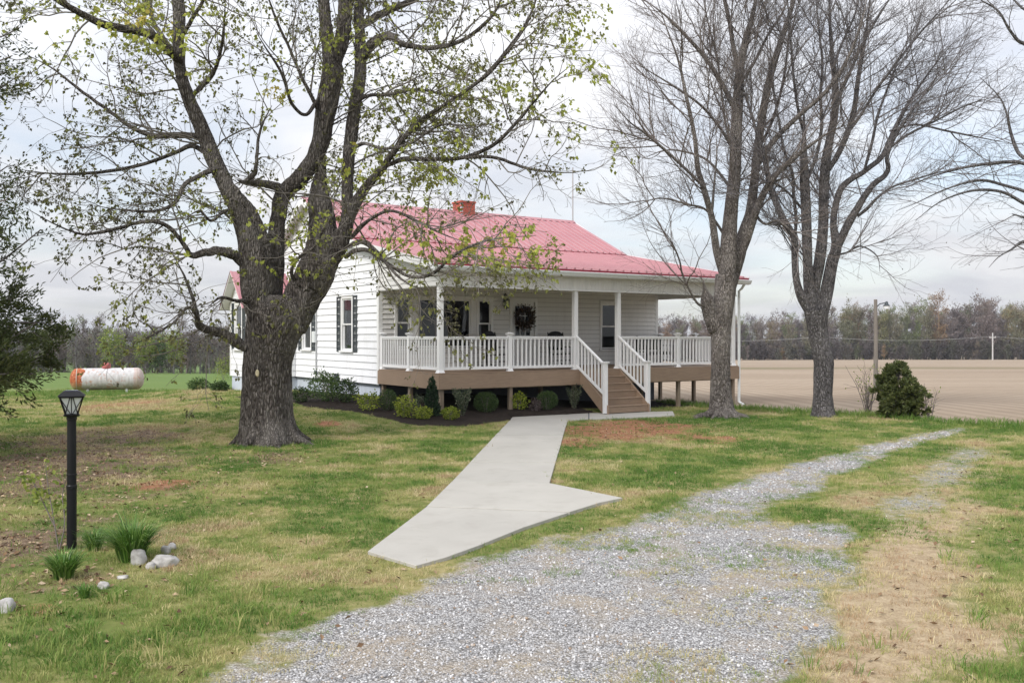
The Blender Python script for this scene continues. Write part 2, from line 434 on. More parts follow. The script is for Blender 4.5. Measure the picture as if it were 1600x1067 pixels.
def masks(x, y):
    """0..1 masks at ground points"""
    n1 = fbm(x*0.9, y*0.9, 0.2, 4)-0.5; n2 = fbm(x*2.6, y*2.6, 3.2, 3)-0.5
    nr = np.clip(1.25-y/22, 0.25, 1)
    gr = sstep(-0.45, 0.40, poly_sd(DRIVE, x, y) + 0.12*(1-nr) + (n1*1.1 + n2*0.5)*nr)
    gr = np.maximum(gr, 0.6*sstep(-0.6, 0.6, poly_sd(TRACK2, x, y) + n1*1.0))
    # thin weedy patches within the gravel
    for u, v, ru, rv, k in ((1080,880,110,30,0.30),(1260,815,110,16,0.35),(930,815,60,10,0.35),(1060,940,60,20,0.25),(1180,960,90,30,0.30),(880,1045,80,14,0.2),(1240,870,70,40,0.35)):
        X, Y = flat(u, v); rx = ru/F*Y; ry = Y - flat(u, v+rv)[1]
        gr = gr*(1-k*np.exp(-(((x-X)/rx)**2+((y-Y)/ry)**2))*(0.6+1.6*(n2+0.3)))
    st = sstep(-0.8, 0.5, poly_sd(STRAW, x, y)+n1*1.3)
    so = np.zeros_like(x)                              # bare reddish soil
    li = np.zeros_like(x)                              # brown leaf litter
    def blob(u, v, ru, rv):
        X, Y = flat(u, v); rx = ru/F*Y; ry = Y - flat(u, v+rv)[1]
        return np.exp(-(((x-X)/rx)**2+((y-Y)/ry)**2))
    for u, v, ru, rv, k in ((980,670,110,15,2.2),(1105,685,70,10,1.3),(905,690,45,13,1.0),(255,757,48,10,1.6),(510,668,26,3.5,1.3),(330,782,24,5,0.5),(905,705,30,20,0.3),(740,664,60,6,0.6),(190,632,90,7,0.9),(560,650,60,4,0.6),(1420,870,60,60,0.25),(140,905,70,14,0.6),(60,950,60,16,0.7)):
        so = np.maximum(so, np.clip(k*blob(u, v, ru, rv)*(0.75+1.3*n2+0.8*n1), 0, 1))
    for u, v, ru, rv, k in ((65,735,200,55,1.6),(10,850,130,90,1.1),(150,685,150,18,1.3),(190,780,90,30,0.6),(90,905,150,34,0.6),(420,715,70,14,0.9),(-120,760,200,120,1.0),(300,760,70,16,0.5),(1480,800,40,40,0.2)):
        li = np.maximum(li, np.clip(k*blob(u, v, ru, rv)*(0.8+1.2*n2+1.0*n1), 0, 1))
    hx, hy = hl(x, y)
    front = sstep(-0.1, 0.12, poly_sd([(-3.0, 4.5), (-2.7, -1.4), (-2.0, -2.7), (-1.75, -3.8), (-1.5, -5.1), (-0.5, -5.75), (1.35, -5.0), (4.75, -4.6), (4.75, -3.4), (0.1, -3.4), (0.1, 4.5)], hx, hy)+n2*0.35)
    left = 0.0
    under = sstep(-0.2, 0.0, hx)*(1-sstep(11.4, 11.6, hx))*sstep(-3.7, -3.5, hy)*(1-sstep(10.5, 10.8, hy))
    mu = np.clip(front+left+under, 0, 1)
    fi = sstep(-0.5, 0.5, poly_sd(FIELD, x, y)+n1*0.8+n2*0.4)
    gr = gr*(1-fi); st = st*(1-gr)*(1-fi)
    # band of grass left standing across the field
    yb = 112 + 0.07*x + 4*(fbm(x*0.03, y*0*0.03, 2.0, 2)-0.5)
    bd = np.exp(-((y-yb)/1.3)**2)*fi*sstep(0.1, 0.2, x/np.maximum(y, 1))
    return dict(gr=gr, st=st, so=so*(1-fi), li=li, mu=mu, fi=fi, bd=bd)

def axis(dense0, dense1, step, lo, hi, growth=1.14):
    a = list(np.arange(dense0, dense1, step))
    s, p = step, dense1; up = []
    while p < hi: up.append(p); s *= growth; p += s
    s, p = step, dense0; dn = []
    while True:
        s *= growth; p -= s
        if p < lo: break
        dn.append(p)
    return np.array(dn[::-1]+a+up+[hi])
gx = axis(-17, 19, 0.17, -1800, 1800); gy = axis(4.0, 36, 0.17, -60, 2600)
GX, GY = np.meshgrid(gx, gy)
GZ = ground(GX, GY)
MK = masks(GX, GY)
GZ = GZ - 0.02*MK['gr'] + MK['mu']*0.04*(1-sstep(0, 0.3, hl(GX, GY)[1]))
GZ = np.where(poly_sd(PATH, GX, GY) > -0.08, np.minimum(GZ, 0.012), GZ)

def mk_ground():
    t = NT('ground_cover'); P = t.pos()
    a = t.sep(t.attr('mask_a', 'Color')); b = t.sep(t.attr('mask_b', 'Color'))
    n_f = t.noise(P, 7.0, 5, 0.6); n_m = t.noise(P, 1.5, 5, 0.6, 0.4); n_l = t.noise(P, 0.35, 4, 0.55)
    n_h = t.noise(P, 55, 3, 0.6)
    def cut(m, lo, hi, k=0.7, nz=n_f):
        return t.ramp(t.math('ADD', m, t.math('MULTIPLY', t.math('SUBTRACT', nz, 0.5), k)), [(lo, 0.0), (hi, 1.0)])
    grass = t.ramp(t.math('ADD', t.math('MULTIPLY', n_f, 0.5), t.math('MULTIPLY', n_m, 0.5)),
                   [(0.30, (0.09, 0.10, 0.032)), (0.46, (0.18, 0.178, 0.064)), (0.57, (0.30, 0.255, 0.118)), (0.70, (0.40, 0.325, 0.185))])
    grass = t.mix(t.ramp(n_l, [(0.40, 0.0), (0.62, 0.6)]), grass, (0.105, 0.150, 0.034))
    dist = t.n.new('ShaderNodeSeparateXYZ'); t.set(dist.inputs[0], P)
    far = t.ramp(t.math('DIVIDE', dist.outputs[1], 100.0), [(0.38, 0.0), (0.60, 1.0)])
    past = t.mix(t.noise(P, 0.05, 4), (0.085, 0.145, 0.035), (0.15, 0.205, 0.06))
    grass = t.mix(far, grass, past)
    straw = t.ramp(t.math('ADD', t.math('MULTIPLY', n_f, 0.5), t.math('MULTIPLY', n_h, 0.5)), [(0.35, (0.23, 0.17, 0.105)), (0.55, (0.39, 0.305, 0.20)), (0.7, (0.50, 0.415, 0.29))])
    col = t.mix(cut(a[1], 0.35, 0.8), grass, straw)
    soil = t.ramp(t.math('ADD', t.math('MULTIPLY', n_f, 0.6), t.math('MULTIPLY', n_h, 0.4)), [(0.3, (0.17, 0.075, 0.040)), (0.6, (0.33, 0.165, 0.095)), (0.75, (0.44, 0.28, 0.18))])
    col = t.mix(cut(a[2], 0.35, 0.65), col, soil)
    lit = t.ramp(t.math('ADD', t.math('MULTIPLY', n_f, 0.5), t.math('MULTIPLY', n_h, 0.5)), [(0.3, (0.055, 0.038, 0.028)), (0.5, (0.15, 0.105, 0.072)), (0.68, (0.31, 0.24, 0.17))])
    col = t.mix(cut(b[0], 0.30, 0.65), col, lit)
    # gravel: a cell per stone
    vc = t.voro(P, 56, out='Color'); vd = t.voro(P, 56)
    sv_ = t.sep(vc)
    gv = t.ramp(sv_[0], [(0.0, (0.22, 0.215, 0.215)), (0.45, (0.42, 0.415, 0.415)), (0.8, (0.55, 0.545, 0.55)), (1.0, (0.70, 0.695, 0.69))])
    gv = t.mix(t.ramp(vd, [(0.35, 0.0), (0.75, 0.8)]), gv, (0.10, 0.092, 0.085))
    gv = t.mix(t.ramp(n_m, [(0.46, 0.0), (0.66, 0.65)]), gv, (0.38, 0.315, 0.235))
    gm = cut(a[0], 0.35, 0.62)
    col = t.mix(gm, col, gv)
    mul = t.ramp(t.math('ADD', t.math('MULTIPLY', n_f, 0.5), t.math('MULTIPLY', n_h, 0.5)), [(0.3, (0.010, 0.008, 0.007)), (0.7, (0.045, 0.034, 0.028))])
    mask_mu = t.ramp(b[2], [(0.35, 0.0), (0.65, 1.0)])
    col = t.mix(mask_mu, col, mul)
    # ploughed field
    f1 = t.noise(t.mapv(P, (0.035, 0.16, 1)), 1.0, 6, 0.6, 1.0); f2 = t.noise(P, 1.4, 5, 0.65)
    w = t.n.new('ShaderNodeTexWave'); w.inputs['Scale'].default_value = 0.42; w.inputs['Distortion'].default_value = 3.0; w.inputs['Detail'].default_value = 2
    w.inputs['Detail Scale'].default_value = 0.3; t.set(w.inputs['Vector'], t.mapv(P, (1.0, 0.28, 1)))
    fc = t.ramp(f1, [(0.30, (0.265, 0.205, 0.150)), (0.50, (0.335, 0.268, 0.202)), (0.72, (0.41, 0.335, 0.258))])
    fc = t.mix(t.math('MULTIPLY', w.outputs['Fac'], 0.55), fc, (0.225, 0.17, 0.122))
    fc = t.mix(t.ramp(f2, [(0.52, 0.0), (0.70, 0.45)]), fc, (0.22, 0.165, 0.118))
    fc = t.mix(t.math('MULTIPLY', b[3] if len(b) > 3 else 0.0, 1.0), fc, (0.15, 0.15, 0.07))
    fc = t.mix(t.attr('band'), fc, (0.14, 0.125, 0.06))
    col = t.mix(cut(b[1], 0.40, 0.60, 0.5), col, fc)
    h = t.math('ADD', t.math('MULTIPLY', n_h, 0.5), t.math('MULTIPLY', t.math('MULTIPLY', gm, t.math('SUBTRACT', 1.0, vd)), 1.0))
    return t.principled(col, 0.95, 0.12, normal=t.bump(h, 0.7, 0.03))
M['ground'] = mk_ground()

def build_ground():
    ny, nx = GX.shape
    V = np.stack([GX, GY, GZ], -1).reshape(-1, 3)
    ii = np.arange(ny*nx).reshape(ny, nx)
    Q = np.stack([ii[:-1, :-1], ii[:-1, 1:], ii[1:, 1:], ii[1:, :-1]], -1).reshape(-1, 4)
    A = np.stack([MK['gr'], MK['st'], MK['so'], np.ones_like(GX)], -1).reshape(-1, 4)
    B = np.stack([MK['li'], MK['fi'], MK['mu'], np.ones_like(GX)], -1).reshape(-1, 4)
    bd = MK['bd'].ravel()
    cm = lambda k: MK[k].ravel()[Q].mean(1)
    reg = np.zeros(len(Q), int)
    reg[cm('gr') > 0.5] = 1
    reg[cm('mu') > 0.5] = 2
    reg[cm('fi') > 0.5] = 3
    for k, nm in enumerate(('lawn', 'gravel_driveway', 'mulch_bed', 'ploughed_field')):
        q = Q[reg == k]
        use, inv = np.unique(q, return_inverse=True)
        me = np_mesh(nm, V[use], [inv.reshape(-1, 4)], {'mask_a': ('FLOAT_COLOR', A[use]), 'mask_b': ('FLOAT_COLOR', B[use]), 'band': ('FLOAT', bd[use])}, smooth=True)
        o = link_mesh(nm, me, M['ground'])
        tag(o, kind='structure')
build_ground()

# concrete path: slabs with open joints
def build_path():
    root = empty('path', (0, 8, 0)); tag(root, kind='structure')
    slabs = [[(572,857),(650,880),(700,866),(750,848),(820,820),(891,797),(665,788)],
             [(665,788),(891,797),(940,782),(975,775),(860,752),(704,750)],
             [(704,750),(860,752),(869,720),(733,720)], [(733,720),(869,720),(876,697),(755,697)],
             [(755,697),(876,697),(881,678),(773,678)], [(773,678),(881,678),(885,664),(787,664)],
             [(787,664),(885,664),(888,655),(920,653.5),(920,644),(800,650)], [(920,653.5),(1055,648),(1052,641),(920,644)]]
    for (a, b) in (((667,788.2),(889,796.8)), ((706,750),(858,752)), ((735,720),(867.5,720)), ((757,697),(874.5,697)), ((775,678),(879.5,678)), ((789,664),(883.5,664)), ((920,644.3),(920,653.2))):
        (ax, ay), (bx, by) = flat(*a, 0.03), flat(*b, 0.03); L = math.hypot(bx-ax, by-ay); nx, ny = -(by-ay)/L*0.03, (bx-ax)/L*0.03
        MB().prism([(ax-nx, ay-ny-8), (bx-nx, by-ny-8), (bx+nx, by+ny-8), (ax+nx, ay+ny-8)], -0.05, 0.016).build('joint_filler', M['block'], root)
    for i, s in enumerate(slabs):
        P = np.array([flat(u, v, 0.05) for u, v in s]); c = P.mean(0)
        e = []
        for j in range(len(P)):                                   # pull the edges in for the joint
            a, b_, d = P[j-1], P[j], P[(j+1) % len(P)]
            v1 = (a-b_)/np.linalg.norm(a-b_); v2 = (d-b_)/np.linalg.norm(d-b_)
            bis = v1+v2; bis = bis/(np.linalg.norm(bis)+1e-9); cr = v1[0]*v2[1]-v1[1]*v2[0]
            sgn = 1 if np.dot(bis, c-b_) > 0 else -1
            e.append(b_ + bis*sgn*0.015/max(0.3, abs(math.sin(math.acos(np.clip(np.dot(v1, v2), -1, 1))/2))))
        dz = 0.026 + (0.004 if i % 2 else 0.0)
        m = MB(); m.prism([tuple(q) for q in e], -0.12, dz)
        m.v = [(x, y-8, z) for x, y, z in m.v]
        m.build('slab', M['concrete'], root, bevel=0.004)
build_path()

# ------------------------------------------------------------------ scattered stuff (grass, stones) on points
def scatter(name, variants, P, rot, scl, pick, mat, extra=None, kind='stuff', smooth=False):
    """one object; its mesh holds the little shapes and the points, geometry nodes put the shapes on the points"""
    V, Fc, vid, k = [], [], [], 0
    for i, (v, f) in enumerate(variants):
        v = np.asarray(v, float); V.append(v); vid.append(np.full(len(v), i))
        for q in f: Fc.append(np.asarray(q)+k)
        k += len(v)
    V = np.concatenate(V+[P]); n = len(V)
    isp = np.zeros(n, int); isp[k:] = 1
    pk = np.concatenate([np.concatenate(vid), pick])
    RT = np.zeros((n, 3)); RT[k:] = rot
    S = np.ones(n); S[k:] = scl
    tri = np.array([f for f in Fc if len(f) == 3]); quad = np.array([f for f in Fc if len(f) == 4])
    at_ = {'isp': ('INT', isp), 'pk': ('INT', pk), 'rt': ('FLOAT_VECTOR', RT), 'sl': ('FLOAT', S)}
    for e, arr in (extra or {}).items():
        z = np.zeros(n); z[k:] = arr; at_[e] = ('FLOAT', z)
    me = np_mesh(name, V, [tri, quad], at_, smooth=smooth)
    o = link_mesh(name, me, mat)
    ng = bpy.data.node_groups.new(name+'_nodes', 'GeometryNodeTree')
    ng.interface.new_socket('Geometry', in_out='INPUT', socket_type='NodeSocketGeometry')
    ng.interface.new_socket('Geometry', in_out='OUTPUT', socket_type='NodeSocketGeometry')
    N, L = ng.nodes, ng.links
    gi, go = N.new('NodeGroupInput'), N.new('NodeGroupOutput')
    def na(nm, ty):
        a = N.new('GeometryNodeInputNamedAttribute'); a.data_type = ty; a.inputs['Name'].default_value = nm
        return a.outputs['Attribute']
    def eq(s, val):
        c = N.new('FunctionNodeCompare'); c.data_type = 'INT'; c.operation = 'EQUAL'
        ins = [x for x in c.inputs if x.type == 'INT']; L.new(s, ins[0]); ins[1].default_value = val
        return c.outputs[0]
    sp = N.new('GeometryNodeSeparateGeometry'); L.new(gi.outputs[0], sp.inputs['Geometry']); L.new(eq(na('isp', 'INT'), 1), sp.inputs['Selection'])
    er = N.new('FunctionNodeEulerToRotation'); L.new(na('rt', 'FLOAT_VECTOR'), er.inputs[0])
    jn = N.new('GeometryNodeJoinGeometry')
    for i in range(len(variants)):
        sv2 = N.new('GeometryNodeSeparateGeometry'); L.new(sp.outputs['Inverted'], sv2.inputs['Geometry']); L.new(eq(na('pk', 'INT'), i), sv2.inputs['Selection'])
        ip = N.new('GeometryNodeInstanceOnPoints'); L.new(sp.outputs['Selection'], ip.inputs['Points']); L.new(sv2.outputs['Selection'], ip.inputs['Instance'])
        L.new(eq(na('pk', 'INT'), i), ip.inputs['Selection']); L.new(er.outputs[0], ip.inputs['Rotation']); L.new(na('sl', 'FLOAT'), ip.inputs['Scale'])
        L.new(ip.outputs[0], jn.inputs[0])
    L.new(jn.outputs[0], go.inputs[0])
    md = o.modifiers.new('scatter', 'NODES'); md.node_group = ng
    tag(o, kind=kind)
    return o

def tuft(rng, nb, rad, h0, h1, w, bend=0.5):
    V, Fs = [], []
    for i in range(nb):
        a = rng.uniform(0, 2*math.pi); r = rad*math.sqrt(rng.random()); x, y = r*math.cos(a), r*math.sin(a)
        h = rng.uniform(h0, h1); d = a+rng.normal(0, 0.9); b = rng.uniform(0.1, bend)*h
        ww = w*rng.uniform(0.7, 1.2); q = rng.uniform(0, math.pi); wx, wy = math.cos(q)*ww/2, math.sin(q)*ww/2
        k = len(V)
        for t_, wf in ((0, 1.0), (0.55, 0.8)):
            cx, cy = x+math.cos(d)*b*t_*t_, y+math.sin(d)*b*t_*t_; cz = h*t_-0.006
            V += [(cx-wx*wf, cy-wy*wf, cz), (cx+wx*wf, cy+wy*wf, cz)]
        V.append((x+math.cos(d)*b, y+math.sin(d)*b, h*(1-0.25*bend)))
        Fs += [(k, k+1, k+3, k+2), (k+2, k+3, k+4)]
    return V, Fs

def mk_grass():
    t = NT('grass_blades')
    tone = t.attr('tone', 'Fac', 'INSTANCER'); r = t.objrand()
    f = t.math('ADD', tone, t.math('MULTIPLY', t.math('SUBTRACT', r, 0.5), 0.34), clamp=True)
    col = t.ramp(f, [(0.0, (0.075, 0.165, 0.030)), (0.26, (0.160, 0.255, 0.055)), (0.46, (0.275, 0.320, 0.098)), (0.64, (0.45, 0.405, 0.18)), (0.85, (0.61, 0.52, 0.32)), (1.0, (0.42, 0.29, 0.18))])
    p = t.n.new('ShaderNodeBsdfPrincipled'); t.set(p.inputs['Base Color'], col); p.inputs['Roughness'].default_value = 0.6; p.inputs['Specular IOR Level'].default_value = 0.2
    tl = t.n.new('ShaderNodeBsdfTranslucent'); t.set(tl.inputs['Color'], col)
    ms = t.n.new('ShaderNodeMixShader'); ms.inputs[0].default_value = 0.3
    t.l.new(p.outputs[0], ms.inputs[1]); t.l.new(tl.outputs[0], ms.inputs[2]); t.l.new(ms.outputs[0], t.out.inputs['Surface'])
    return t.m
M['grass'] = mk_grass()
def mk_stone():
    t = NT('gravel_stones'); r = t.objrand()
    col = t.ramp(r, [(0.0, (0.24, 0.237, 0.24)), (0.35, (0.46, 0.456, 0.468)), (0.7, (0.61, 0.607, 0.62)), (0.9, (0.74, 0.735, 0.74)), (0.95, (0.38, 0.29, 0.21)), (1.0, (0.30, 0.22, 0.16))])
    return t.principled(t.mix(t.math('MULTIPLY', t.noise(t.pos(), 60, 3), 0.3), col, (0.2, 0.19, 0.185)), 0.85, 0.2)
M['stone'] = mk_stone()

def build_scatter():
    rng = np.random.default_rng(21)
    # ---- grass
    N = 420000
    y = 3.0 + 45*rng.random(N)**1.15; x = (rng.random(N)*2-1)*(0.66*y+3)
    keep_p = np.clip(1.35 - y/34.0, 0.16, 1.0)*np.clip(y/16.0+0.30, 0, 1)
    k = rng.random(N) < keep_p
    x, y = x[k], y[k]
    m = masks(x, y)
    hx, hy = hl(x, y)
    bare = np.maximum.reduce([m['gr']*1.02, m['mu']*1.5, m['so']*0.85, m['li']*0.85, m['fi']*1.2, m['st']*0.74])
    cl = fbm(x*1.7, y*1.7, 8.1, 3)
    pr = np.clip(1.0-bare, 0, 1)*sstep(0.22, 0.50, cl + 0.12)
    weed = (m['gr'] > 0.5) & (fbm(x*1.0, y*1.0, 5.5, 3) > 0.53) & (fbm(x*1.3, y*1.3, 4.4, 4) < 0.52) & (rng.random(len(x)) < 0.55)
    k = ((rng.random(len(x)) < pr) | weed) & (poly_sd(PATH, x, y) < rng.normal(-0.012, 0.04, len(x))) & (m['mu'] < 0.4)
    k &= ~((hx > -0.05) & (hx < 11.3) & (hy > -3.7) & (hy < 10.9))
    x, y = x[k], y[k]; m = {q: v[k] for q, v in m.items()}
    n = len(x)
    patch = fbm(x*0.33, y*0.33, 2.2, 3); p2 = fbm(x*1.3, y*1.3, 6.2, 3)
    tone = 0.41 + (p2-0.5)*1.9 + (0.5-patch)*1.0 + m['st']*0.50 + m['li']*0.30 + m['so']*0.2
    # greener swards where the photograph has them
    for u, v, ru, rv, s in ((1560,760,120,90,0.30),(1300,665,260,14,0.26),(200,605,260,14,0.30),(1150,720,160,20,0.15),(330,1040,200,30,0.2),(250,880,60,60,0.1),(450,720,200,30,0.14),(1560,950,80,60,0.15)):
        X, Y = flat(u, v); rx = ru/F*Y; ry = Y-flat(u, v+rv)[1]
        tone = tone - s*np.exp(-(((x-X)/rx)**2+((y-Y)/ry)**2))
    for u, v, ru, rv, s in ((420,900,150,60,0.16),(620,760,90,40,0.16),(540,700,120,14,0.14),(1330,770,90,25,-0.05)):
        X, Y = flat(u, v); rx = ru/F*Y; ry = Y-flat(u, v+rv)[1]
        tone = tone + s*np.exp(-(((x-X)/rx)**2+((y-Y)/ry)**2))
    tone = tone + 0.25*(m['gr'] > 0.4) + (fbm(x*4.2, y*4.2, 3.3, 2)-0.5)*0.9
    tone = np.clip(tone, 0.02, 0.97)
    rot = np.stack([rng.normal(0, 0.16, n), rng.normal(0, 0.16, n), rng.random(n)*6.28], 1)
    scl = (0.5+0.9*rng.random(n)**1.8)*(1.0+np.clip((y-12)/26, 0, 0.9))*(0.75+0.6*fbm(x*0.8, y*0.8, 9.0, 3))
    scl = np.where(m['gr'] > 0.35, scl*0.62, scl); tone = np.where(m['gr'] > 0.35, np.clip(tone-0.1, 0.25, 0.75), tone)
    r2 = np.random.default_rng(3)
    var = [tuft(r2, 13, 0.065, 0.018, 0.055, 0.0048, 1.0) for _ in range(4)] + [tuft(r2, 15, 0.08, 0.016, 0.045, 0.0055, 1.3) for _ in range(2)]
    P = np.stack([x, y, ground(x, y)-0.004], 1)
    scatter('lawn_grass', var, P, rot, scl, rng.integers(0, len(var), n), M['grass'], {'tone': tone})
    # ---- rough taller grass at the lawn's far rim and by the tank
    u = rng.random(5200)
    xs = np.where(u < 0.55, rng.uniform(-24, -6.5, 5200), rng.uniform(5, 22, 5200)); ys = np.where(u < 0.55, rng.uniform(39, 50, 5200), 0)
    sd = rng.normal(0.1, 0.55, 5200)
    edge = [p for p in FIELD[:8]]
    ex = np.array([p[0] for p in edge]); ey = np.array([p[1] for p in edge])
    ye = np.interp(xs, ex, ey)
    ys = np.where(u < 0.55, ys, ye - sd)
    sel = (u < 0.55) | (xs < ex[-1])
    xs, ys = xs[sel], ys[sel]; n = len(xs)
    var = [tuft(r2, 10, 0.10, 0.08, 0.24, 0.014, 0.7) for _ in range(4)]
    scatter('rough_grass', var, np.stack([xs, ys, ground(xs, ys)-0.01], 1), np.stack([rng.normal(0, 0.15, n), rng.normal(0, 0.15, n), rng.random(n)*6.28], 1),
            0.5+0.8*rng.random(n), rng.integers(0, 4, n), M['grass'], {'tone': np.clip(0.14+0.16*rng.random(n)+0.25*(fbm(xs*0.5, ys*0.5, 1.0, 2)-0.5), 0, 1)})
    # ---- loose stones on the drive
    N = 420000
    y = 3.0 + 26*rng.random(N)**1.7; x = rng.uniform(-6, 16, N)
    m = masks(x, y)
    pr = np.where(m['gr'] > 0.12, 0.02+sstep(0.40, 1.0, m['gr'] + (fbm(x*1.3, y*1.3, 4.4, 4)-0.5)*1.5), 0)*np.clip(1.25-y/30, 0.25, 1)
    k = (rng.random(N) < pr) & (poly_sd(PATH, x, y) < -0.03)
    x, y = x[k], y[k]; n = len(x)
    var = []
    for i in range(6):
        bm = bmesh.new(); bmesh.ops.create_icosphere(bm, subdivisions=1, radius=1.0)
        v = np.array([q.co[:] for q in bm.verts]); f = [[q.index for q in p.verts] for p in bm.faces]; bm.free()
        v = v*(0.72+0.5*r2.random((len(v), 1)))*np.array([1.0, 0.75, 0.55])
        var.append((v, f))
    scl = (0.0045+0.012*rng.random(n)**3.0+0.009*(rng.random(n) < 0.02))*(1+np.clip((y-9)/15, 0, 1.2))
    scatter('driveway_stones', var, np.stack([x, y, ground(x, y)-0.02+scl*0.25], 1), rng.random((n, 3))*np.array([0.8, 0.8, 6.28]), scl, rng.integers(0, 6, n), M['stone'])
build_scatter()
def build_litter():
    rng = np.random.default_rng(44); N = 60000
    y = 4+26*rng.random(N)**1.3; x = (rng.random(N)*2-1)*(0.62*y+2)
    m = masks(x, y)
    pr = 0.035+0.75*np.clip(m['li']*1.3, 0, 1)+0.35*m['so']+0.03*m['st']-0.03*m['gr']
    k = (rng.random(N) < pr) & (m['mu'] < 0.5) & (m['fi'] < 0.5) & (poly_sd(PATH, x, y) < -0.02); x, y = x[k], y[k]; n = len(x)
    r2 = np.random.default_rng(9); var = []
    for i in range(4):
        c = r2.uniform(0.1, 0.5)
        var.append((np.array([(-1, 0, 0.1), (-.2, .6, c), (1, .1, .15), (-.1, -.55, c*0.7), (0, 0, 0.02)]), [(0, 4, 1), (1, 4, 2), (2, 4, 3), (3, 4, 0)]))
    t = NT('dead_leaves')
    t.principled(t.ramp(t.objrand(), [(0.0, (0.07, 0.042, 0.026)), (0.4, (0.20, 0.125, 0.072)), (0.75, (0.33, 0.235, 0.15)), (1.0, (0.46, 0.36, 0.26))]), 0.85, 0.15)
    scatter('fallen_leaves', var, np.stack([x, y, ground(x, y)+0.012], 1), np.stack([rng.normal(0, .35, n), rng.normal(0, .35, n), rng.random(n)*6.28], 1), 0.016+0.022*rng.random(n), rng.integers(0, 4, n), t.m)
    # taller weeds and grass: near left corner, round the stones, here and there in the lawn
    N = 9000; y = 4.5+20*rng.random(N)**1.5; x = (rng.random(N)*2-1)*(0.62*y+1); m = masks(x, y)
    near = sstep(-1.2, -2.6, x-0.0)*sstep(8.6, 6.8, y) if False else (sstep(0, 1, (-1.6-x)/1.2)*sstep(0, 1, (8.4-y)/1.4))
    pr = (0.05+0.9*near)*(fbm(x*1.4, y*1.4, 7.7, 3) > 0.5)+0.18*(fbm(x*0.9, y*0.9, 1.7, 3) > 0.66)
    k = (rng.random(N) < pr) & (m['gr'] < 0.45) & (m['mu'] < 0.3) & (m['fi'] < 0.3) & (poly_sd(PATH, x, y) < -0.05); x, y = x[k], y[k]; n = len(x)
    var = [tuft(r2, 12, 0.06, 0.05, 0.17, 0.007, 0.9) for _ in range(4)]
    scatter('tall_grass', var, np.stack([x, y, ground(x, y)-0.006], 1), np.stack([rng.normal(0, .18, n), rng.normal(0, .18, n), rng.random(n)*6.28], 1), 0.6+0.7*rng.random(n), rng.integers(0, 4, n), M['grass'], {'tone': np.clip(0.16+0.35*rng.random(n), 0, 1)})
build_litter()

# ------------------------------------------------------------------ the house
W, DEP = 11.1, 10.7                     # front length, depth
ZS = 0.79                               # bottom of the siding
ZDK = EYE - 0.96                        # porch deck
PD = 3.6                                # porch depth
ZR, YR = 6.93, 5.35                     # ridge
SM, SP = 0.506, 0.195                   # main and porch roof slopes
YB = 2.16; ZB = ZR - SM*(YR-YB)         # where the porch roof leaves the main roof
house = empty('farmhouse', (HX, HY, 0), HANG)
tag(house, 'white clapboard farmhouse with pink red metal roof and wide front porch', 'house')

def wall_front(p): return (p[0], -p[1], p[2])
def wall_left(p): return (-p[1], p[0], p[2])
def wall_right(p): return (W+p[1], p[0], p[2])
def wall_back(p): return (p[0], DEP+p[1], p[2])

def sheath(name, fn, a0, a1, z0, z1, holes, mat, parent, gable=None):
    """wall core 0.12 m thick behind the siding, with the openings left out"""
    A = sorted({a0, a1} | {h[0] for h in holes} | {h[1] for h in holes})
    Z = sorted({z0, z1} | {h[2] for h in holes} | {h[3] for h in holes})
    m = MB(fn)
    for i in range(len(A)-1):
        for j in range(len(Z)-1):
            ca, cz = (A[i]+A[i+1])/2, (Z[j]+Z[j+1])/2
            if any(h[0] < ca < h[1] and h[2] < cz < h[3] for h in holes): continue
            m.box(A[i], A[i+1], -0.12, 0.0, Z[j], Z[j+1])
    if gable:
        n = len(gable)
        m.add([(a, -0.12, z) for a, z in gable]+[(a, 0.0, z) for a, z in gable],
              [tuple(range(n)), tuple(range(n, 2*n))[::-1]]+[(i, (i+1) % n, n+(i+1) % n, n+i) for i in range(n)])
    return m.build(name, mat, parent)
def siding(fn, lo, hi, z0, z1, exposure, holes, mat, parent, out=0.024, off=0.0, gap=0.012):
    """lap boards; lo(z), hi(z) give the ends of a course"""
    z = z0; k = 0
    while z < z1-0.01:
        te = min(z+exposure, z1); t = te-gap  # slit left above each board imitates the lap's shadow line
        def piece(a0, a1, za, zb, b0=None, b1=None):
            fo = lambda q: out - (out-0.006)*(q-z)/exposure
            if b0 is None: b0, b1 = a0, a1
            if a1-a0 < 0.01 or zb-za < 0.004: return
            m = MB(fn)
            m.hexa([(a0, off, za), (a1, off, za), (a1, off+fo(za), za), (a0, off+fo(za), za), (b0, off, zb), (b1, off, zb), (b1, off+fo(zb), zb), (b0, off+fo(zb), zb)])
            m.build('siding_board', mat, parent)
        L0, L1, H0, H1 = lo(z), hi(z), lo(t), hi(t)
        hs = sorted([h for h in holes if h[2] < t and h[3] > z])
        if not hs: piece(L0, L1, z, t, H0, H1)
        else:
            cur = L0
            for h in hs:
                piece(cur, h[0], z, t)
                if h[2] > z: piece(h[0], h[1], z, h[2])
                if h[3] < t: piece(h[0], h[1], h[3], t)
                cur = h[1]
            piece(cur, L1, z, t)
        z = te; k += 1

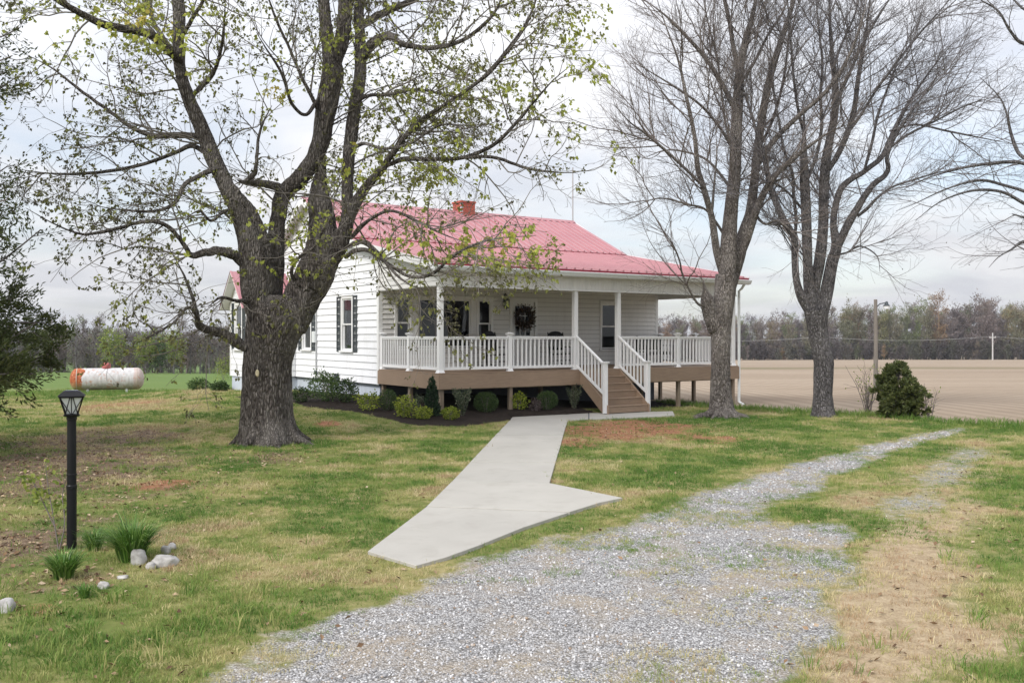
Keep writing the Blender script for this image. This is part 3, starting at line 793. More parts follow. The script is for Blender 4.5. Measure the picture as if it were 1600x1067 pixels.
def window(fn, a0, a1, z0, z1, kind='double', shutters=0.0, name='window', case=0.085, parent=None, curtain=False):
    """opening a0..a1 x z0..z1; casing outside it, sashes and panes inside"""
    parent = parent or house
    m = MB(fn); o = 0.045
    m.box(a0-case, a0, 0.0, o, z0-0.02, z1+case); m.box(a1, a1+case, 0.0, o, z0-0.02, z1+case); m.box(a0, a1, 0.0, o, z1, z1+case)
    m.box(a0-case-0.02, a1+case+0.02, 0.0, o+0.025, z1+case, z1+case+0.03)
    w = m.build(name, M['trim'], parent, bevel=0.004)
    MB(fn).box(a0-case-0.04, a1+case+0.04, 0.0, o+0.05, z0-0.075, z0-0.022).build('sill', M['trim'], w, bevel=0.004)
    zm = (z0+z1)/2; f = 0.045
    def sash(x0, x1, y0, y1, b, nm='sash'):
        s = MB(fn)
        s.box(x0, x0+f, b-0.035, b, y0, y1); s.box(x1-f, x1, b-0.035, b, y0, y1)
        s.box(x0+f, x1-f, b-0.035, b, y0, y0+f); s.box(x0+f, x1-f, b-0.035, b, y1-f, y1)
        s.build(nm, M['trim'], w)
        MB(fn).box(x0+f, x1-f, b-0.022, b-0.016, y0+f, y1-f).build('pane', M['glass'], w)
    if kind == 'double':
        sash(a0, a1, zm-0.02, z1, 0.01); sash(a0, a1, z0, zm+0.02, -0.03)
    else:
        sash(a0, a1, z0, z1, 0.0)
    if curtain:
        c = MB(fn)
        for s in (0, 1):
            e0 = a0+0.03 if s == 0 else a1-0.03
            for i in range(7):
                q = 0.045*i*(1 if s == 0 else -1)
                c.tube([(e0+q, -0.16-0.02*(i % 2), z0-0.1), (e0+q, -0.16-0.02*(i % 2), z1+0.02)], 0.026, 6)
        c.build('curtain', M['curtain'], w)
    if shutters:
        for s in (-1, 1):
            x0 = a0-case-0.02-shutters if s < 0 else a1+case+0.02
            x1 = x0+shutters
            h = MB(fn); g = 0.055; b0, b1 = 0.02, 0.05
            h.box(x0, x0+g, b0, b1, z0-0.06, z1+case); h.box(x1-g, x1, b0, b1, z0-0.06, z1+case)
            for za in (z0-0.06, zm-g/2, z1+case-g): h.box(x0+g, x1-g, b0, b1, za, za+g)
            z = z0
            while z < z1+case-g-0.04:
                if not (zm-g < z < zm+g*0.5): h.hexa([(x0+g, b0, z+0.018), (x1-g, b0, z+0.018), (x1-g, b1-0.006, z-0.008), (x0+g, b1-0.006, z-0.008), (x0+g, b0, z+0.03), (x1-g, b0, z+0.03), (x1-g, b1-0.006, z+0.006), (x0+g, b1-0.006, z+0.006)])
                z += 0.045
            h.build('shutter', M['shutter'], w)
    return w

def build_house():
    ztop = lambda y: np.interp(y, [0, YB, YR, DEP], [ZB-SP*YB, ZB, ZR, ZR-SM*(DEP-YR)])-0.10
    # ---- foundation
    f = MB()
    f.box(0.06, 0.26, 0.06, DEP-0.06, -0.9, ZS-0.02); f.box(W-0.26, W-0.06, 0.26, DEP-0.06, -0.9, ZS-0.02)
    f.box(0.26, W-0.26, DEP-0.26, DEP-0.06, -1.2, ZS-0.02); f.box(-1.69, 0.06, 6.76, 8.64, -0.9, ZS-0.02)
    fo = f.build('foundation', M['found'], house)
    MB().box(0.26, W-0.06, 0.08, 0.26, -0.9, ZS-0.02).build('front_foundation', M['block'], fo)  # its dark colour carries the shade below the deck
    v = MB(wall_left); v.box(3.9, 4.35, -0.055, -0.02, 0.28, 0.62)
    for i in range(6): v.box(3.93, 4.32, -0.02, -0.01, 0.31+i*0.05, 0.335+i*0.05)
    v.build('crawl_vent', M['galv'], fo)
    MB(wall_left).box(-0.02, DEP, -0.06, 0.012, ZS-0.05, ZS).build('starter_strip', M['shutter'], fo)
    # ---- floor and the rooms' inside, so that the windows look into depth
    MB().box(0.15, W-0.15, 0.15, DEP-0.15, ZDK-0.25, ZDK-0.05).build('floor', M['interior'], house)
    MB().box(0.15, W-0.15, 4.4, 4.5, ZDK-0.05, 4.0).build('partition', M['interior'], house)
    MB().box(0.15, W-0.15, 0.15, DEP-0.15, 3.78, 3.86).build('room_ceiling', M['interior'], house)
    # ---- walls
    zt, zb = EYE+1.16, EYE-0.33
    FR = [(0.58, 1.02, zb, zt), (1.30, 3.17, zb, zt), (3.46, 3.92, zb, zt), (4.74, 5.64, ZDK+0.02, EYE+1.14), (8.50, 9.28, EYE-0.42, EYE+1.13)]
    LF = [(1.88, 2.62, EYE-0.42, EYE+1.20), (5.28, 5.98, EYE-0.42, EYE+1.20)]
    wf = sheath('front_wall', wall_front, 0, W, ZS, ztop(0), FR, M['interior'], house)  # dark core shows through the board slits as shadow lines
    grow = [(h[0]-0.085, h[1]+0.085, h[2]-0.02, h[3]+0.085) for h in FR[:3]]
    big = [(grow[0][0], grow[2][1], zb-0.02, zt+0.085), (FR[3][0]-0.1, FR[3][1]+0.1, ZS, FR[3][3]+0.1), (FR[4][0]-0.085, FR[4][1]+0.085, FR[4][2]-0.02, FR[4][3]+0.085)]
    siding(wall_front, lambda z: 0.10, lambda z: W-0.10, ZS, 3.80, 0.15, big, M['vinyl'], wf, 0.035, gap=0.007)
    gl = [(0, 4.1), (0, ztop(0)), (YB, ztop(YB)), (YR, ztop(YR)), (DEP, ztop(DEP)), (DEP, 4.1)]
    wl = sheath('left_wall', wall_left, 0.12, DEP-0.12, ZS, 4.1, LF, M['siding'], house, gl)
    ylo = lambda z: float(np.interp(z, [ztop(0), ztop(YB), ztop(YR)], [0.10, max(YB, 0.1), YR])) if z > ztop(0) else 0.10
    yhi = lambda z: float(np.interp(z, [ztop(DEP), ztop(YR)], [DEP, YR])) if z > ztop(DEP) else DEP-0.10
    lh = [(h[0]-0.085, h[1]+0.085, h[2]-0.02, h[3]+0.085) for h in LF] + [(6.66, 8.74, ZS, 3.38)]
    siding(wall_left, ylo, yhi, ZS, ztop(YR)-0.05, 0.213, lh, M['siding'], wl, 0.034, gap=0.010)
    wr = sheath('right_wall', wall_right, 0.12, DEP-0.12, ZS, 4.1, [], M['siding'], house, gl)
    siding(wall_right, ylo, yhi, ZS, ztop(YR)-0.05, 0.213, [], M['siding'], wr)
    wb = sheath('back_wall', wall_back, 0, W, ZS, ztop(DEP), [], M['siding'], house)
    siding(wall_back, lambda z: 0.1, lambda z: W-0.1, ZS, ztop(DEP)-0.02, 0.213, [], M['siding'], wb)
    for (x0, x1, y0, y1, top) in ((-0.03, 0.10, -0.03, 0.10, ztop(0)), (W-0.10, W+0.03, -0.03, 0.10, ztop(0)), (-0.03, 0.10, DEP-0.10, DEP+0.03, ztop(DEP)), (W-0.10, W+0.03, DEP-0.10, DEP+0.03, ztop(DEP))):
        MB().box(x0, x1, y0, y1, ZS-0.01, top).build('corner_board', M['trim'], house)
    # ---- windows and doors
    window(wall_front, *FR[0]); window(wall_front, *FR[1], kind='picture', name='picture_window'); window(wall_front, *FR[2]); window(wall_front, *FR[4])
    for i in (0, 1): MB(wall_front).box(FR[i][1]+0.086, FR[i+1][0]-0.086, 0, 0.03, zb-0.02, zt+0.085).build('mullion_panel', M['trim'], house)
    for h in LF: window(wall_left, *h, shutters=0.30)
    d0, d1, dz0, dz1 = FR[3]
    m = MB(wall_front)
    m.box(d0-0.1, d0, -0.1, 0.05, ZS, dz1+0.1); m.box(d1, d1+0.1, -0.1, 0.05, ZS, dz1+0.1); m.box(d0, d1, -0.1, 0.05, dz1, dz1+0.1); m.box(d0, d1, -0.1, 0.06, ZS, dz0)
    df = m.build('door_frame', M['trim'], house)
    m = MB(wall_front); g0, g1, gz0, gz1 = d0+0.15, d1-0.15, dz0+0.98, dz1-0.14
    m.box(d0, g0, -0.06, -0.015, dz0, dz1); m.box(g1, d1, -0.06, -0.015, dz0, dz1); m.box(g0, g1, -0.06, -0.015, dz0, gz0); m.box(g0, g1, -0.06, -0.015, gz1, dz1)
    dr = m.build('door', M['trim'], house)
    for i in (1, 2):
        x = g0+(g1-g0)*i/3; MB(wall_front).box(x-0.012, x+0.012, -0.055, -0.02, gz0, gz1).build('glazing_bar', M['trim'], dr)
        z = gz0+(gz1-gz0)*i/3; MB(wall_front).box(g0, g1, -0.052, -0.023, z-0.012, z+0.012).build('glazing_bar', M['trim'], dr)
    MB(wall_front).box(g0, g1, -0.042, -0.036, gz0, gz1).build('pane', M['glass'], dr)
    for i in (0, 1):
        x0 = d0+0.12+i*0.35; MB(wall_front).box(x0, x0+0.30, -0.015, -0.005, dz0+0.18, dz0+0.80).build('door_panel', M['trim'], dr, bevel=0.004)
    MB(wall_front).lathe([(0.012, 0), (0.012, 0.03), (0.028, 0.04), (0.03, 0.06), (0.015, 0.075)], 12).build('door_knob', M['galv'], dr, smooth=True).data.transform(__import__('mathutils').Matrix.Translation((d1-0.07, 0.0, 0)) @ __import__('mathutils').Matrix.Rotation(0, 4, 'X'))
    # wall lantern beside the door
    lx, lz = 4.42, EYE+0.92
    ln = empty('wall_lantern', (lx, 0, lz), 0, house)
    m = MB(); m.box(-0.05, 0.05, -0.05, -0.02, 0.18, 0.46); m.tube([(0, -0.05, 0.40), (0, -0.10, 0.47), (0, -0.16, 0.44), (0, -0.17, 0.37)], 0.014, 6); m.build('bracket', M['iron'], ln)
    m = MB(); m.lathe([(0.03, 0.37), (0.05, 0.36), (0.11, 0.27), (0.115, 0.25)], 6, (0, -0.17, 0)); m.lathe([(0.09, 0.0), (0.095, 0.02), (0.085, 0.03)], 6, (0, -0.17, 0)); m.lathe([(0.012, -0.05), (0.02, 0.0)], 6, (0, -0.17, 0))
    for j in range(6):
        a = j*math.pi/3; m.tube([(0.085*math.cos(a), -0.17+0.085*math.sin(a), 0.02), (0.105*math.cos(a), -0.17+0.105*math.sin(a), 0.26)], 0.008, 4)
    m.build('cage', M['iron'], ln)
    MB().lathe([(0.075, 0.03), (0.095, 0.25)], 6, (0, -0.17, 0)).build('glass', M['glass'], ln)
    # ---- side bump-out with a small steep gable
    bx, b0, b1, zr = -1.72, 6.72, 8.68, EYE+2.33
    bw = lambda p: (bx-p[1], p[0], p[2])
    wn = (7.36, 8.06, EYE-0.42, EYE+1.12)
    gab = [(b0, 3.40), ((b0+b1)/2, zr-0.12), (b1, 3.40)]
    wp = sheath('side_room_wall', bw, b0, b1, ZS, 3.40, [wn], M['siding'], house, gab)
    mid = (b0+b1)/2
    siding(bw, lambda z: b0+0.08 if z < 3.40 else b0+(z-3.40)/(zr-0.12-3.40)*(mid-b0), lambda z: b1-0.08 if z < 3.40 else b1-(z-3.40)/(zr-0.12-3.40)*(b1-mid), ZS, zr-0.2, 0.213,
           [(wn[0]-0.085, wn[1]+0.085, wn[2]-0.02, wn[3]+0.085)], M['siding'], wp)
    window(bw, *wn, shutters=0.28, parent=house)
    for yy, sg in ((b0, -1), (b1, 1)):
        fn = (lambda p, yy=yy, sg=sg: (p[0], yy+sg*p[1], p[2]))
        s = MB(fn).box(bx, 0, -0.12, 0, ZS, 3.40).build('side_room_flank', M['siding'], house)
        siding(fn, lambda z: bx+0.08, lambda z: -0.03, ZS, 3.40, 0.213, [], M['siding'], s)
        MB().box(bx-0.03, bx+0.08, min(yy, yy-sg*0.08)-(0.03 if sg < 0 else 0), max(yy, yy-sg*0.08)+(0.03 if sg > 0 else 0), ZS, 3.4).build('corner_board', M['trim'], house)
    sr = MB()
    for sg in (-1, 1):
        e = mid+sg*1.26; ze = zr-1.26-0.02
        sr.hexa([(bx-0.32, mid, zr-0.12), (0.0, mid, zr-0.12), (0.0, e, ze-0.09), (bx-0.32, e, ze-0.09), (bx-0.32, mid, zr-0.05), (0.0, mid, zr-0.05), (0.0, e, ze-0.05), (bx-0.32, e, ze-0.05)])
    srf = sr.build('side_room_roof', M['trim'], house)
    for sg in (-1, 1):
        for i in range(3):
            x0 = bx-0.34+i*0.69; p = MB()
            xs = [(0, 0), (0.02, 0.022), (0.05, 0.022), (0.07, 0), (0.33, 0), (0.35, 0.022), (0.38, 0.022), (0.40, 0), (0.69, 0)]
            n = len(xs); vs = []
            for (yy, zz) in ((mid, zr), (mid+sg*1.33, zr-1.33)):
                vs += [(x0+a, yy, zz+h-0.026) for a, h in xs] + [(x0+a, yy, zz-0.029) for a, h in xs]
            fs = []
            for k in range(n-1): fs += [(k, k+1, 2*n+k+1, 2*n+k), (n+k, n+k+1, 3*n+k+1, 3*n+k), (k, k+1, n+k+1, n+k), (2*n+k, 2*n+k+1, 3*n+k+1, 3*n+k)]
            p.add(vs, fs).build('roof_panel', M['roof'], srf)
    # ---- meter, conduit and service box on the side wall
    cy = 4.72
    cnd = MB(wall_left).tube([(cy, 0.06, 0.95), (cy, 0.06, 4.3)], 0.025, 8).build('service_conduit', M['galv'], house)
    mt = MB(wall_left); mt.box(cy-0.02, cy+0.22, 0.03, 0.13, EYE-0.20, EYE+0.18)
    mb_ = mt.build('meter_box', M['gutter'], house, bevel=0.008)
    MB(wall_left).box(cy-0.05, cy+0.07, 0.03, 0.10, 0.92, 1.05).build('junction_box', M['shutter'], house)
    MB(wall_left).box(2.9, 3.12, 0.025, 0.10, ZS+0.0, ZS+0.22).build('outlet_box', M['shutter'], house)
build_house()

def slope_panels(x0, x1, ya, za, yb, zb, parent, ends=0.0):
    """ribbed metal sheets from (ya,za) at the top down to (yb,zb)"""
    n = round((x1-x0)/0.915); w = (x1-x0)/n
    prof = []
    for i in range(3):
        o = i*w/3; prof += [(o, 0), (o+0.018, 0.05), (o+0.064, 0.05), (o+0.082, 0)]
    prof.append((w, 0))
    m = len(prof); vs = []
    for (y, z) in ((ya, za), (yb, zb)):
        vs += [(a, y, z+h) for a, h in prof]+[(a, y, z-0.006) for a, h in prof]
    fs = []
    for k in range(m-1): fs += [(k, k+1, 2*m+k+1, 2*m+k), (m+k, m+k+1, 3*m+k+1, 3*m+k), (k, k+1, m+k+1, m+k), (2*m+k, 2*m+k+1, 3*m+k+1, 3*m+k)]
    b = MB(); b.add(vs, fs); me = b.mesh('roof_panel')
    for i in range(n):
        link_mesh('roof_panel', me, M['roof'], parent, (x0+i*w, 0, rnd.uniform(-0.002, 0.002)))
    if yb < ya:
        MB().box(x0+0.01, x1-0.01, yb+0.01, yb+0.03, zb-0.055, zb-0.007).build('eave_closure', M['redtrim'], parent)

def build_roof():
    x0, x1 = -0.32, W+0.32; px1 = W+0.5
    ye = -PD-0.30; ze = ZB-SP*(YB-ye)
    m = MB(); t = 0.07
    def slab(xa, xb, ya, za, yb, zb_, th=t):
        m.hexa([(xa, ya, za-th), (xb, ya, za-th), (xb, yb, zb_-th), (xa, yb, zb_-th), (xa, ya, za), (xb, ya, za), (xb, yb, zb_), (xa, yb, zb_)])
    slab(x0+0.02, x1-0.02, YR, ZR-0.02, YB, ZB-0.02); slab(x0+0.02, x1-0.02, DEP+0.4, ZR-SM*(DEP+0.4-YR)-0.02, YR, ZR-0.02)
    main = m.build('main_roof', M['trim'], house)
    slope_panels(x0, x1, YR, ZR, YB-0.14, ZB-SM*0.14+0.095, main)
    slope_panels(x0, x1, DEP+0.45, ZR-SM*(DEP+0.45-YR), YR, ZR, main)
    MB().hexa([(x0, YR-0.16, ZR-0.055), (x1, YR-0.16, ZR-0.055), (x1, YR+0.16, ZR-0.055), (x0, YR+0.16, ZR-0.055), (x0, YR-0.03, ZR+0.05), (x1, YR-0.03, ZR+0.05), (x1, YR+0.03, ZR+0.05), (x0, YR+0.03, ZR+0.05)]).build('ridge_cap', M['roof'], main)
    for xx in (x0-0.025, x1-0.005):      # rake trim
        for (ya, za, yb, zb_) in ((YR, ZR, YB, ZB), (YR, ZR, DEP+0.45, ZR-SM*(DEP+0.45-YR))):
            MB().hexa([(xx, ya, za-0.20), (xx+0.03, ya, za-0.20), (xx+0.03, yb, zb_-0.20), (xx, yb, zb_-0.20), (xx, ya, za+0.02), (xx+0.03, ya, za+0.02), (xx+0.03, yb, zb_+0.02), (xx, yb, zb_+0.02)]).build('rake_board', M['trim'], main)
    m = MB(); slab(x0+0.02, px1-0.02, YB+0.25, ZB+SP*0.25-0.045, ye+0.02, ze-0.03, 0.06)
    pr = m.build('porch_roof', M['trim'], house)
    slope_panels(x0, px1, YB+0.2, ZB+SP*0.2-0.02, ye, ze, pr)
    for xx in (x0-0.027, px1-0.003):
        MB().hexa([(xx, YB+0.1, ZB+SP*0.1-0.2), (xx+0.03, YB+0.1, ZB+SP*0.1-0.2), (xx+0.03, ye, ze-0.18), (xx, ye, ze-0.18), (xx, YB+0.1, ZB+SP*0.1+0.03), (xx+0.03, YB+0.1, ZB+SP*0.1+0.03), (xx+0.03, ye, ze+0.03), (xx, ye, ze+0.03)]).build('rake_board', M['trim'], pr)
    # gutter: a K profile along the eave, and the frieze of narrow vertical boards
    gp = [(ye+0.03, ze-0.07), (ye-0.10, ze-0.07), (ye-0.11, ze-0.09), (ye-0.06, ze-0.20), (ye+0.03, ze-0.22)]
    n = len(gp)
    MB().add([(x0-0.02, y, z) for y, z in gp]+[(px1+0.02, y, z) for y, z in gp], [tuple(range(n)), tuple(range(n, 2*n))]+[(i, (i+1) % n, n+(i+1) % n, n+i) for i in range(n)]).build('gutter', M['gutter'], pr)
    bm_y = -PD+0.0
    fr = MB().box(0.0, W+0.2, bm_y, bm_y+0.16, EYE+1.34, ze-0.06).build('porch_beam', M['trim'], house)
    MB().box(0.0, 0.16, bm_y+0.161, 0.0, EYE+1.34, ze-0.06).build('side_beam', M['trim'], fr)
    MB().box(W+0.04, W+0.2, bm_y+0.161, 0.0, EYE+1.34, ze-0.06).build('side_beam', M['trim'], fr)
    me = MB().box(0, 0.094, -0.012, 0.0, EYE+1.37, ze-0.10).mesh('frieze_board')
    k = int((W+0.2)/0.1)
    for i in range(k): link_mesh('frieze_board', me, M['vinyl'], fr, (0.004+i*0.1, bm_y-0.001, 0))
    MB().box(-0.02, W+0.22, bm_y-0.03, bm_y-0.0135, EYE+1.33, EYE+1.37).build('beam_trim', M['trim'], fr)
    # filled gable ends of the porch roof above the side beams
    for fn, off in (((lambda p: (-p[1], p[0], p[2])), 0.0), ((lambda p: (W+0.2+p[1], p[0], p[2])), 0.0)):
        zt = lambda y: ZB-SP*(YB-y)-0.10
        g = MB(fn); poly = [(bm_y, ze-0.05), (0, ze-0.05), (0, zt(0)), (bm_y, zt(bm_y))]
        g.add([(a, -0.10, z) for a, z in poly]+[(a, 0, z) for a, z in poly], [(0, 1, 2, 3), (7, 6, 5, 4), (0, 1, 5, 4), (1, 2, 6, 5), (2, 3, 7, 6), (3, 0, 4, 7)])
        gb = g.build('porch_gable', M['vinyl'], house)
        siding(fn, lambda z: bm_y if z < zt(bm_y) else min(-0.05, (z+0.10-ZB)/SP+YB), lambda z: 0.0, EYE+1.36, zt(0)-0.02, 0.127, [], M['vinyl'], gb, 0.02)
    cl = MB().box(0.162, W+0.038, bm_y+0.162, -0.03, 3.80, 3.84).build('porch_ceiling', M['ceiling'], house)
    me = MB().box(0.17, W+0.03, 0, 0.19, 3.79, 3.799).mesh('ceiling_board')
    for i in range(17): link_mesh('ceiling_board', me, M['ceiling'], cl, (0, bm_y+0.17+i*0.2, 0))
    # downspout at the far corner
    MB().tube([(W+0.28, ye-0.02, ze-0.18), (W+0.28, ye+0.12, ze-0.34), (W+0.28, bm_y-0.06, ze-0.42), (W+0.28, bm_y-0.06, 0.05), (W+0.28, bm_y-0.28, -0.06)], 0.048, 6).build('downspout', M['gutter'], pr)
    # chimney
    cx, cy = 6.16, YR+0.02; c = MB(); w = 0.31
    c.box(cx-w+0.012, cx+w-0.012, cy-w+0.012, cy+w-0.012, ZR-0.6, ZR+0.36)
    ch = c.build('chimney', M['found'], house)
    bb = MB(); z = ZR-0.5; k = 0
    while z < ZR+0.33:
        for s in range(4):
            for i in range(3):
                o = i*0.207 + (0.10 if k % 2 else 0.0)
                a, b2 = -w+o, min(-w+o+0.198, w)
                if b2-a < 0.03: continue
                j = rnd.uniform(0, 0.006)
                if s == 0: bb.box(cx+a, cx+b2, cy-w-j, cy-w+0.09, z, z+0.058)
                elif s == 1: bb.box(cx+a, cx+b2, cy+w-0.09, cy+w+j, z, z+0.058)
                elif s == 2: bb.box(cx-w-j, cx-w+0.09, cy+a, cy+b2, z, z+0.058)
                else: bb.box(cx+w-0.09, cx+w+j, cy+a, cy+b2, z, z+0.058)
        z += 0.069; k += 1
    tag(bb.build('bricks', M['brick'], ch), kind='stuff')
    MB().box(cx-w-0.03, cx+w+0.03, cy-w-0.03, cy+w+0.03, ZR+0.33, ZR+0.40).build('chimney_cap', M['brick'], ch)
    # aerial mast on the far gable
    MB().tube([(W+0.3, YR+0.02, ZR-0.5), (W+0.3, YR+0.02, ZR+2.25)], 0.028, 6).build('antenna_mast', M['galv'], house)
build_roof()

def build_porch():
    x0, x1, yf = -0.02, W+0.22, -PD-0.08
    dk = MB().box(x0+0.05, x1-0.05, yf+0.05, 0.0, ZDK-0.24, ZDK-0.03).build('porch_deck', M['treated'], house)
    me = MB().box(x0, x1, 0, 0.136, ZDK-0.028, ZDK).mesh('deck_board', 0.003)
    for i in range(26): link_mesh('deck_board', me, M['deck'], dk, (0, yf+i*0.1415, 0))
    MB().box(x0-0.02, x1+0.02, yf-0.028, yf-0.002, ZDK-0.43, ZDK-0.032).build('fascia_board', M['deck'], dk)
    MB().box(x0-0.028, x0-0.002, yf, 0.0, ZDK-0.43, ZDK-0.032).build('fascia_board', M['deck'], dk)
    MB().box(x1+0.002, x1+0.028, yf, 0.0, ZDK-0.43, ZDK-0.032).build('fascia_board', M['deck'], dk)
    sp = MB().box(-0.055, 0.055, -0.055, 0.055, -0.75, ZDK-0.25).mesh('support_post', 0.006)
    for (px, py) in ((0.10, yf+0.14), (2.3, yf+0.14), (4.55, yf+0.14), (6.3, yf+0.14), (8.72, yf+0.14), (W+0.1, yf+0.14), (0.10, -1.8), (0.10, -0.12), (W+0.05, -1.8), (8.72, -1.8), (4.6, -1.8), (W+0.05, -0.12)):
        link_mesh('support_post', sp, M['treated'], dk, (px, py, 0))
    for yy in (yf+0.14, -1.8): MB().box(x0+0.06, x1-0.06, yy-0.04, yy+0.04, ZDK-0.46, ZDK-0.245).build('deck_girder', M['treated'], dk)
    # ---- full height posts
    def post_mesh(h, w):
        m = MB(); m.box(-w/2, w/2, -w/2, w/2, 0, h)
        m.hexa([(-w/2-.035, -w/2-.035, -0.012), (w/2+.035, -w/2-.035, -0.012), (w/2+.035, w/2+.035, -0.012), (-w/2-.035, w/2+.035, -0.012), (-w/2-.002, -w/2-.002, 0.075), (w/2+.002, -w/2-.002, 0.075), (w/2+.002, w/2+.002, 0.075), (-w/2-.002, w/2+.002, 0.075)])
        return m
    hp = post_mesh(EYE+1.335-ZDK, 0.135).mesh('porch_post', 0.004)
    posts = [(0.08, -PD+0.08), (4.60, -PD+0.08), (6.24, -PD+0.08), (W+0.12, -PD+0.08)]
    for (px, py) in posts: link_mesh('porch_post', hp, M['rail'], house, (px, py, ZDK))
    rp = post_mesh(1.0, 0.105)
    w = 0.105
    rp.hexa([(-w/2-.02, -w/2-.02, 1.0), (w/2+.02, -w/2-.02, 1.0), (w/2+.02, w/2+.02, 1.0), (-w/2-.02, w/2+.02, 1.0), (-w/2-.05, -w/2-.05, 1.055), (w/2+.05, -w/2-.05, 1.055), (w/2+.05, w/2+.05, 1.055), (-w/2-.05, w/2+.05, 1.055)])
    rp.hexa([(-w/2-.04, -w/2-.04, 1.055), (w/2+.04, -w/2-.04, 1.055), (w/2+.04, w/2+.04, 1.055), (-w/2-.04, w/2+.04, 1.055), (-.02, -.02, 1.085), (.02, -.02, 1.085), (.02, .02, 1.085), (-.02, .02, 1.085)])
    rpm = rp.mesh('railing_post', 0.003)
    bal = MB().box(-0.019, 0.019, -0.019, 0.019, 0.12, 0.91).mesh('baluster')
    def railing(p0, p1, postA=False, postB=False, n=None):
        """level guard rail between two points on the deck"""
        p0, p1 = Vector(p0), Vector(p1); L = (p1-p0).length; a = math.atan2(p1.y-p0.y, p1.x-p0.x)
        c, s = math.cos(a), math.sin(a)
        fn = lambda p: (p0.x+p[0]*c-p[1]*s, p0.y+p[0]*s+p[1]*c, ZDK+p[2])
        m = MB(fn); m.box(0, L, -0.045, 0.045, 0.925, 0.965); m.box(0, L, -0.03, 0.03, 0.885, 0.924)
        r = m.build('railing', M['rail'], house, bevel=0.003)
        MB(fn).box(0, L, -0.025, 0.025, 0.07, 0.145).build('bottom_rail', M['rail'], r)
        k = max(1, round((L-0.12)/0.142)); st = (L-0.10)/k
        for i in range(k):
            q = 0.05+st*(i+0.5)
            o = link_mesh('baluster', bal, M['rail'], r, (p0.x+c*q, p0.y+s*q, ZDK)); o.rotation_euler = (0, 0, a)
        for flag, p in ((postA, p0), (postB, p1)):
            if flag: link_mesh('railing_post', rpm, M['rail'], r, (p.x, p.y, ZDK))
    yl = -PD+0.08
    railing((0.08, -0.08), (0.08, -1.78), True, True); railing((0.08, -1.78), (0.08, yl))
    railing((0.08, yl), (2.3, yl), False, True); railing((2.3, yl), (4.60, yl))
    railing((6.24, yl), (8.72, yl), False, True); railing((8.72, yl), (W+0.12, yl))
    railing((W+0.12, yl), (W+0.12, -1.8), False, True); railing((W+0.12, -1.8), (W+0.12, -0.08), False, True)
    # ---- stairs: six risers down to the path
    st = MB(); n = 6; rz = (ZDK-0.05)/n; run = 0.245; y0 = yf-0.03
    xa, xb = 4.68, 6.16
    for xs in (xa-0.04, xb):                    # stringers
        poly = [(y0, ZDK-0.035)]
        poly = [(y0, ZDK-0.03), (y0-run*(n-1)-0.05, rz+0.04), (y0-run*(n-1)-0.05, 0.03), (y0-run*(n-1)+0.20, 0.03), (y0, ZDK-0.42)]
        k = len(poly)
        st.add([(xs, y, z) for y, z in poly]+[(xs+0.04, y, z) for y, z in poly], [tuple(range(k)), tuple(range(k, 2*k))]+[(i, (i+1) % k, k+(i+1) % k, k+i) for i in range(k)])
    sr = st.build('stairs', M['deck'], house)
    for i in range(n):
        z1 = ZDK-rz*i
        yy = y0-run*i
        MB().box(xa, xb, yy+0.0, yy+0.02, z1-rz+0.001, z1-0.03).build('riser', M['deck'], sr)
        if i: MB().box(xa-0.0, xb, yy-0.02, yy+run-0.002, z1-0.029, z1).build('tread', M['deck'], sr, bevel=0.004)
    yn = y0-run*(n-1)+0.06
    for xs in (4.62, 6.22):
        # sloping rail with newel
        ztop, zn = ZDK+0.93, 1.40
        m = MB(); L0, L1 = yl-0.07, yn+0.06
        m.hexa([(xs-0.04, L0, ztop), (xs+0.04, L0, ztop), (xs+0.04, L1, zn), (xs-0.04, L1, zn), (xs-0.04, L0, ztop+0.05), (xs+0.04, L0, ztop+0.05), (xs+0.04, L1, zn+0.05), (xs-0.04, L1, zn+0.05)])
        r = m.build('stair_railing', M['rail'], house)
        lo = ztop-0.86; ln = zn-0.86
        MB().hexa([(xs-0.025, L0, lo), (xs+0.025, L0, lo), (xs+0.025, L1, ln+0.02), (xs-0.025, L1, ln+0.02), (xs-0.025, L0, lo+0.07), (xs+0.025, L0, lo+0.07), (xs+0.025, L1, ln+0.09), (xs-0.025, L1, ln+0.09)]).build('bottom_rail', M['rail'], r)
        for i in range(8):
            q = (i+0.5)/8; y = L0+(L1-L0)*q; zz = ztop+(zn-ztop)*q
            MB().box(xs-0.019, xs+0.019, y-0.019, y+0.019, zz-0.80, zz).build('baluster', M['rail'], r)
        m = MB(); w = 0.11
        m.box(xs-w/2, xs+w/2, yn-w/2, yn+w/2, 0.045, zn+0.06)
        m.box(xs-w/2-0.035, xs+w/2+0.035, yn-w/2-0.035, yn+w/2+0.035, zn+0.06, zn+0.095)
        m.build('newel_post', M['rail'], r, bevel=0.004)
build_porch()

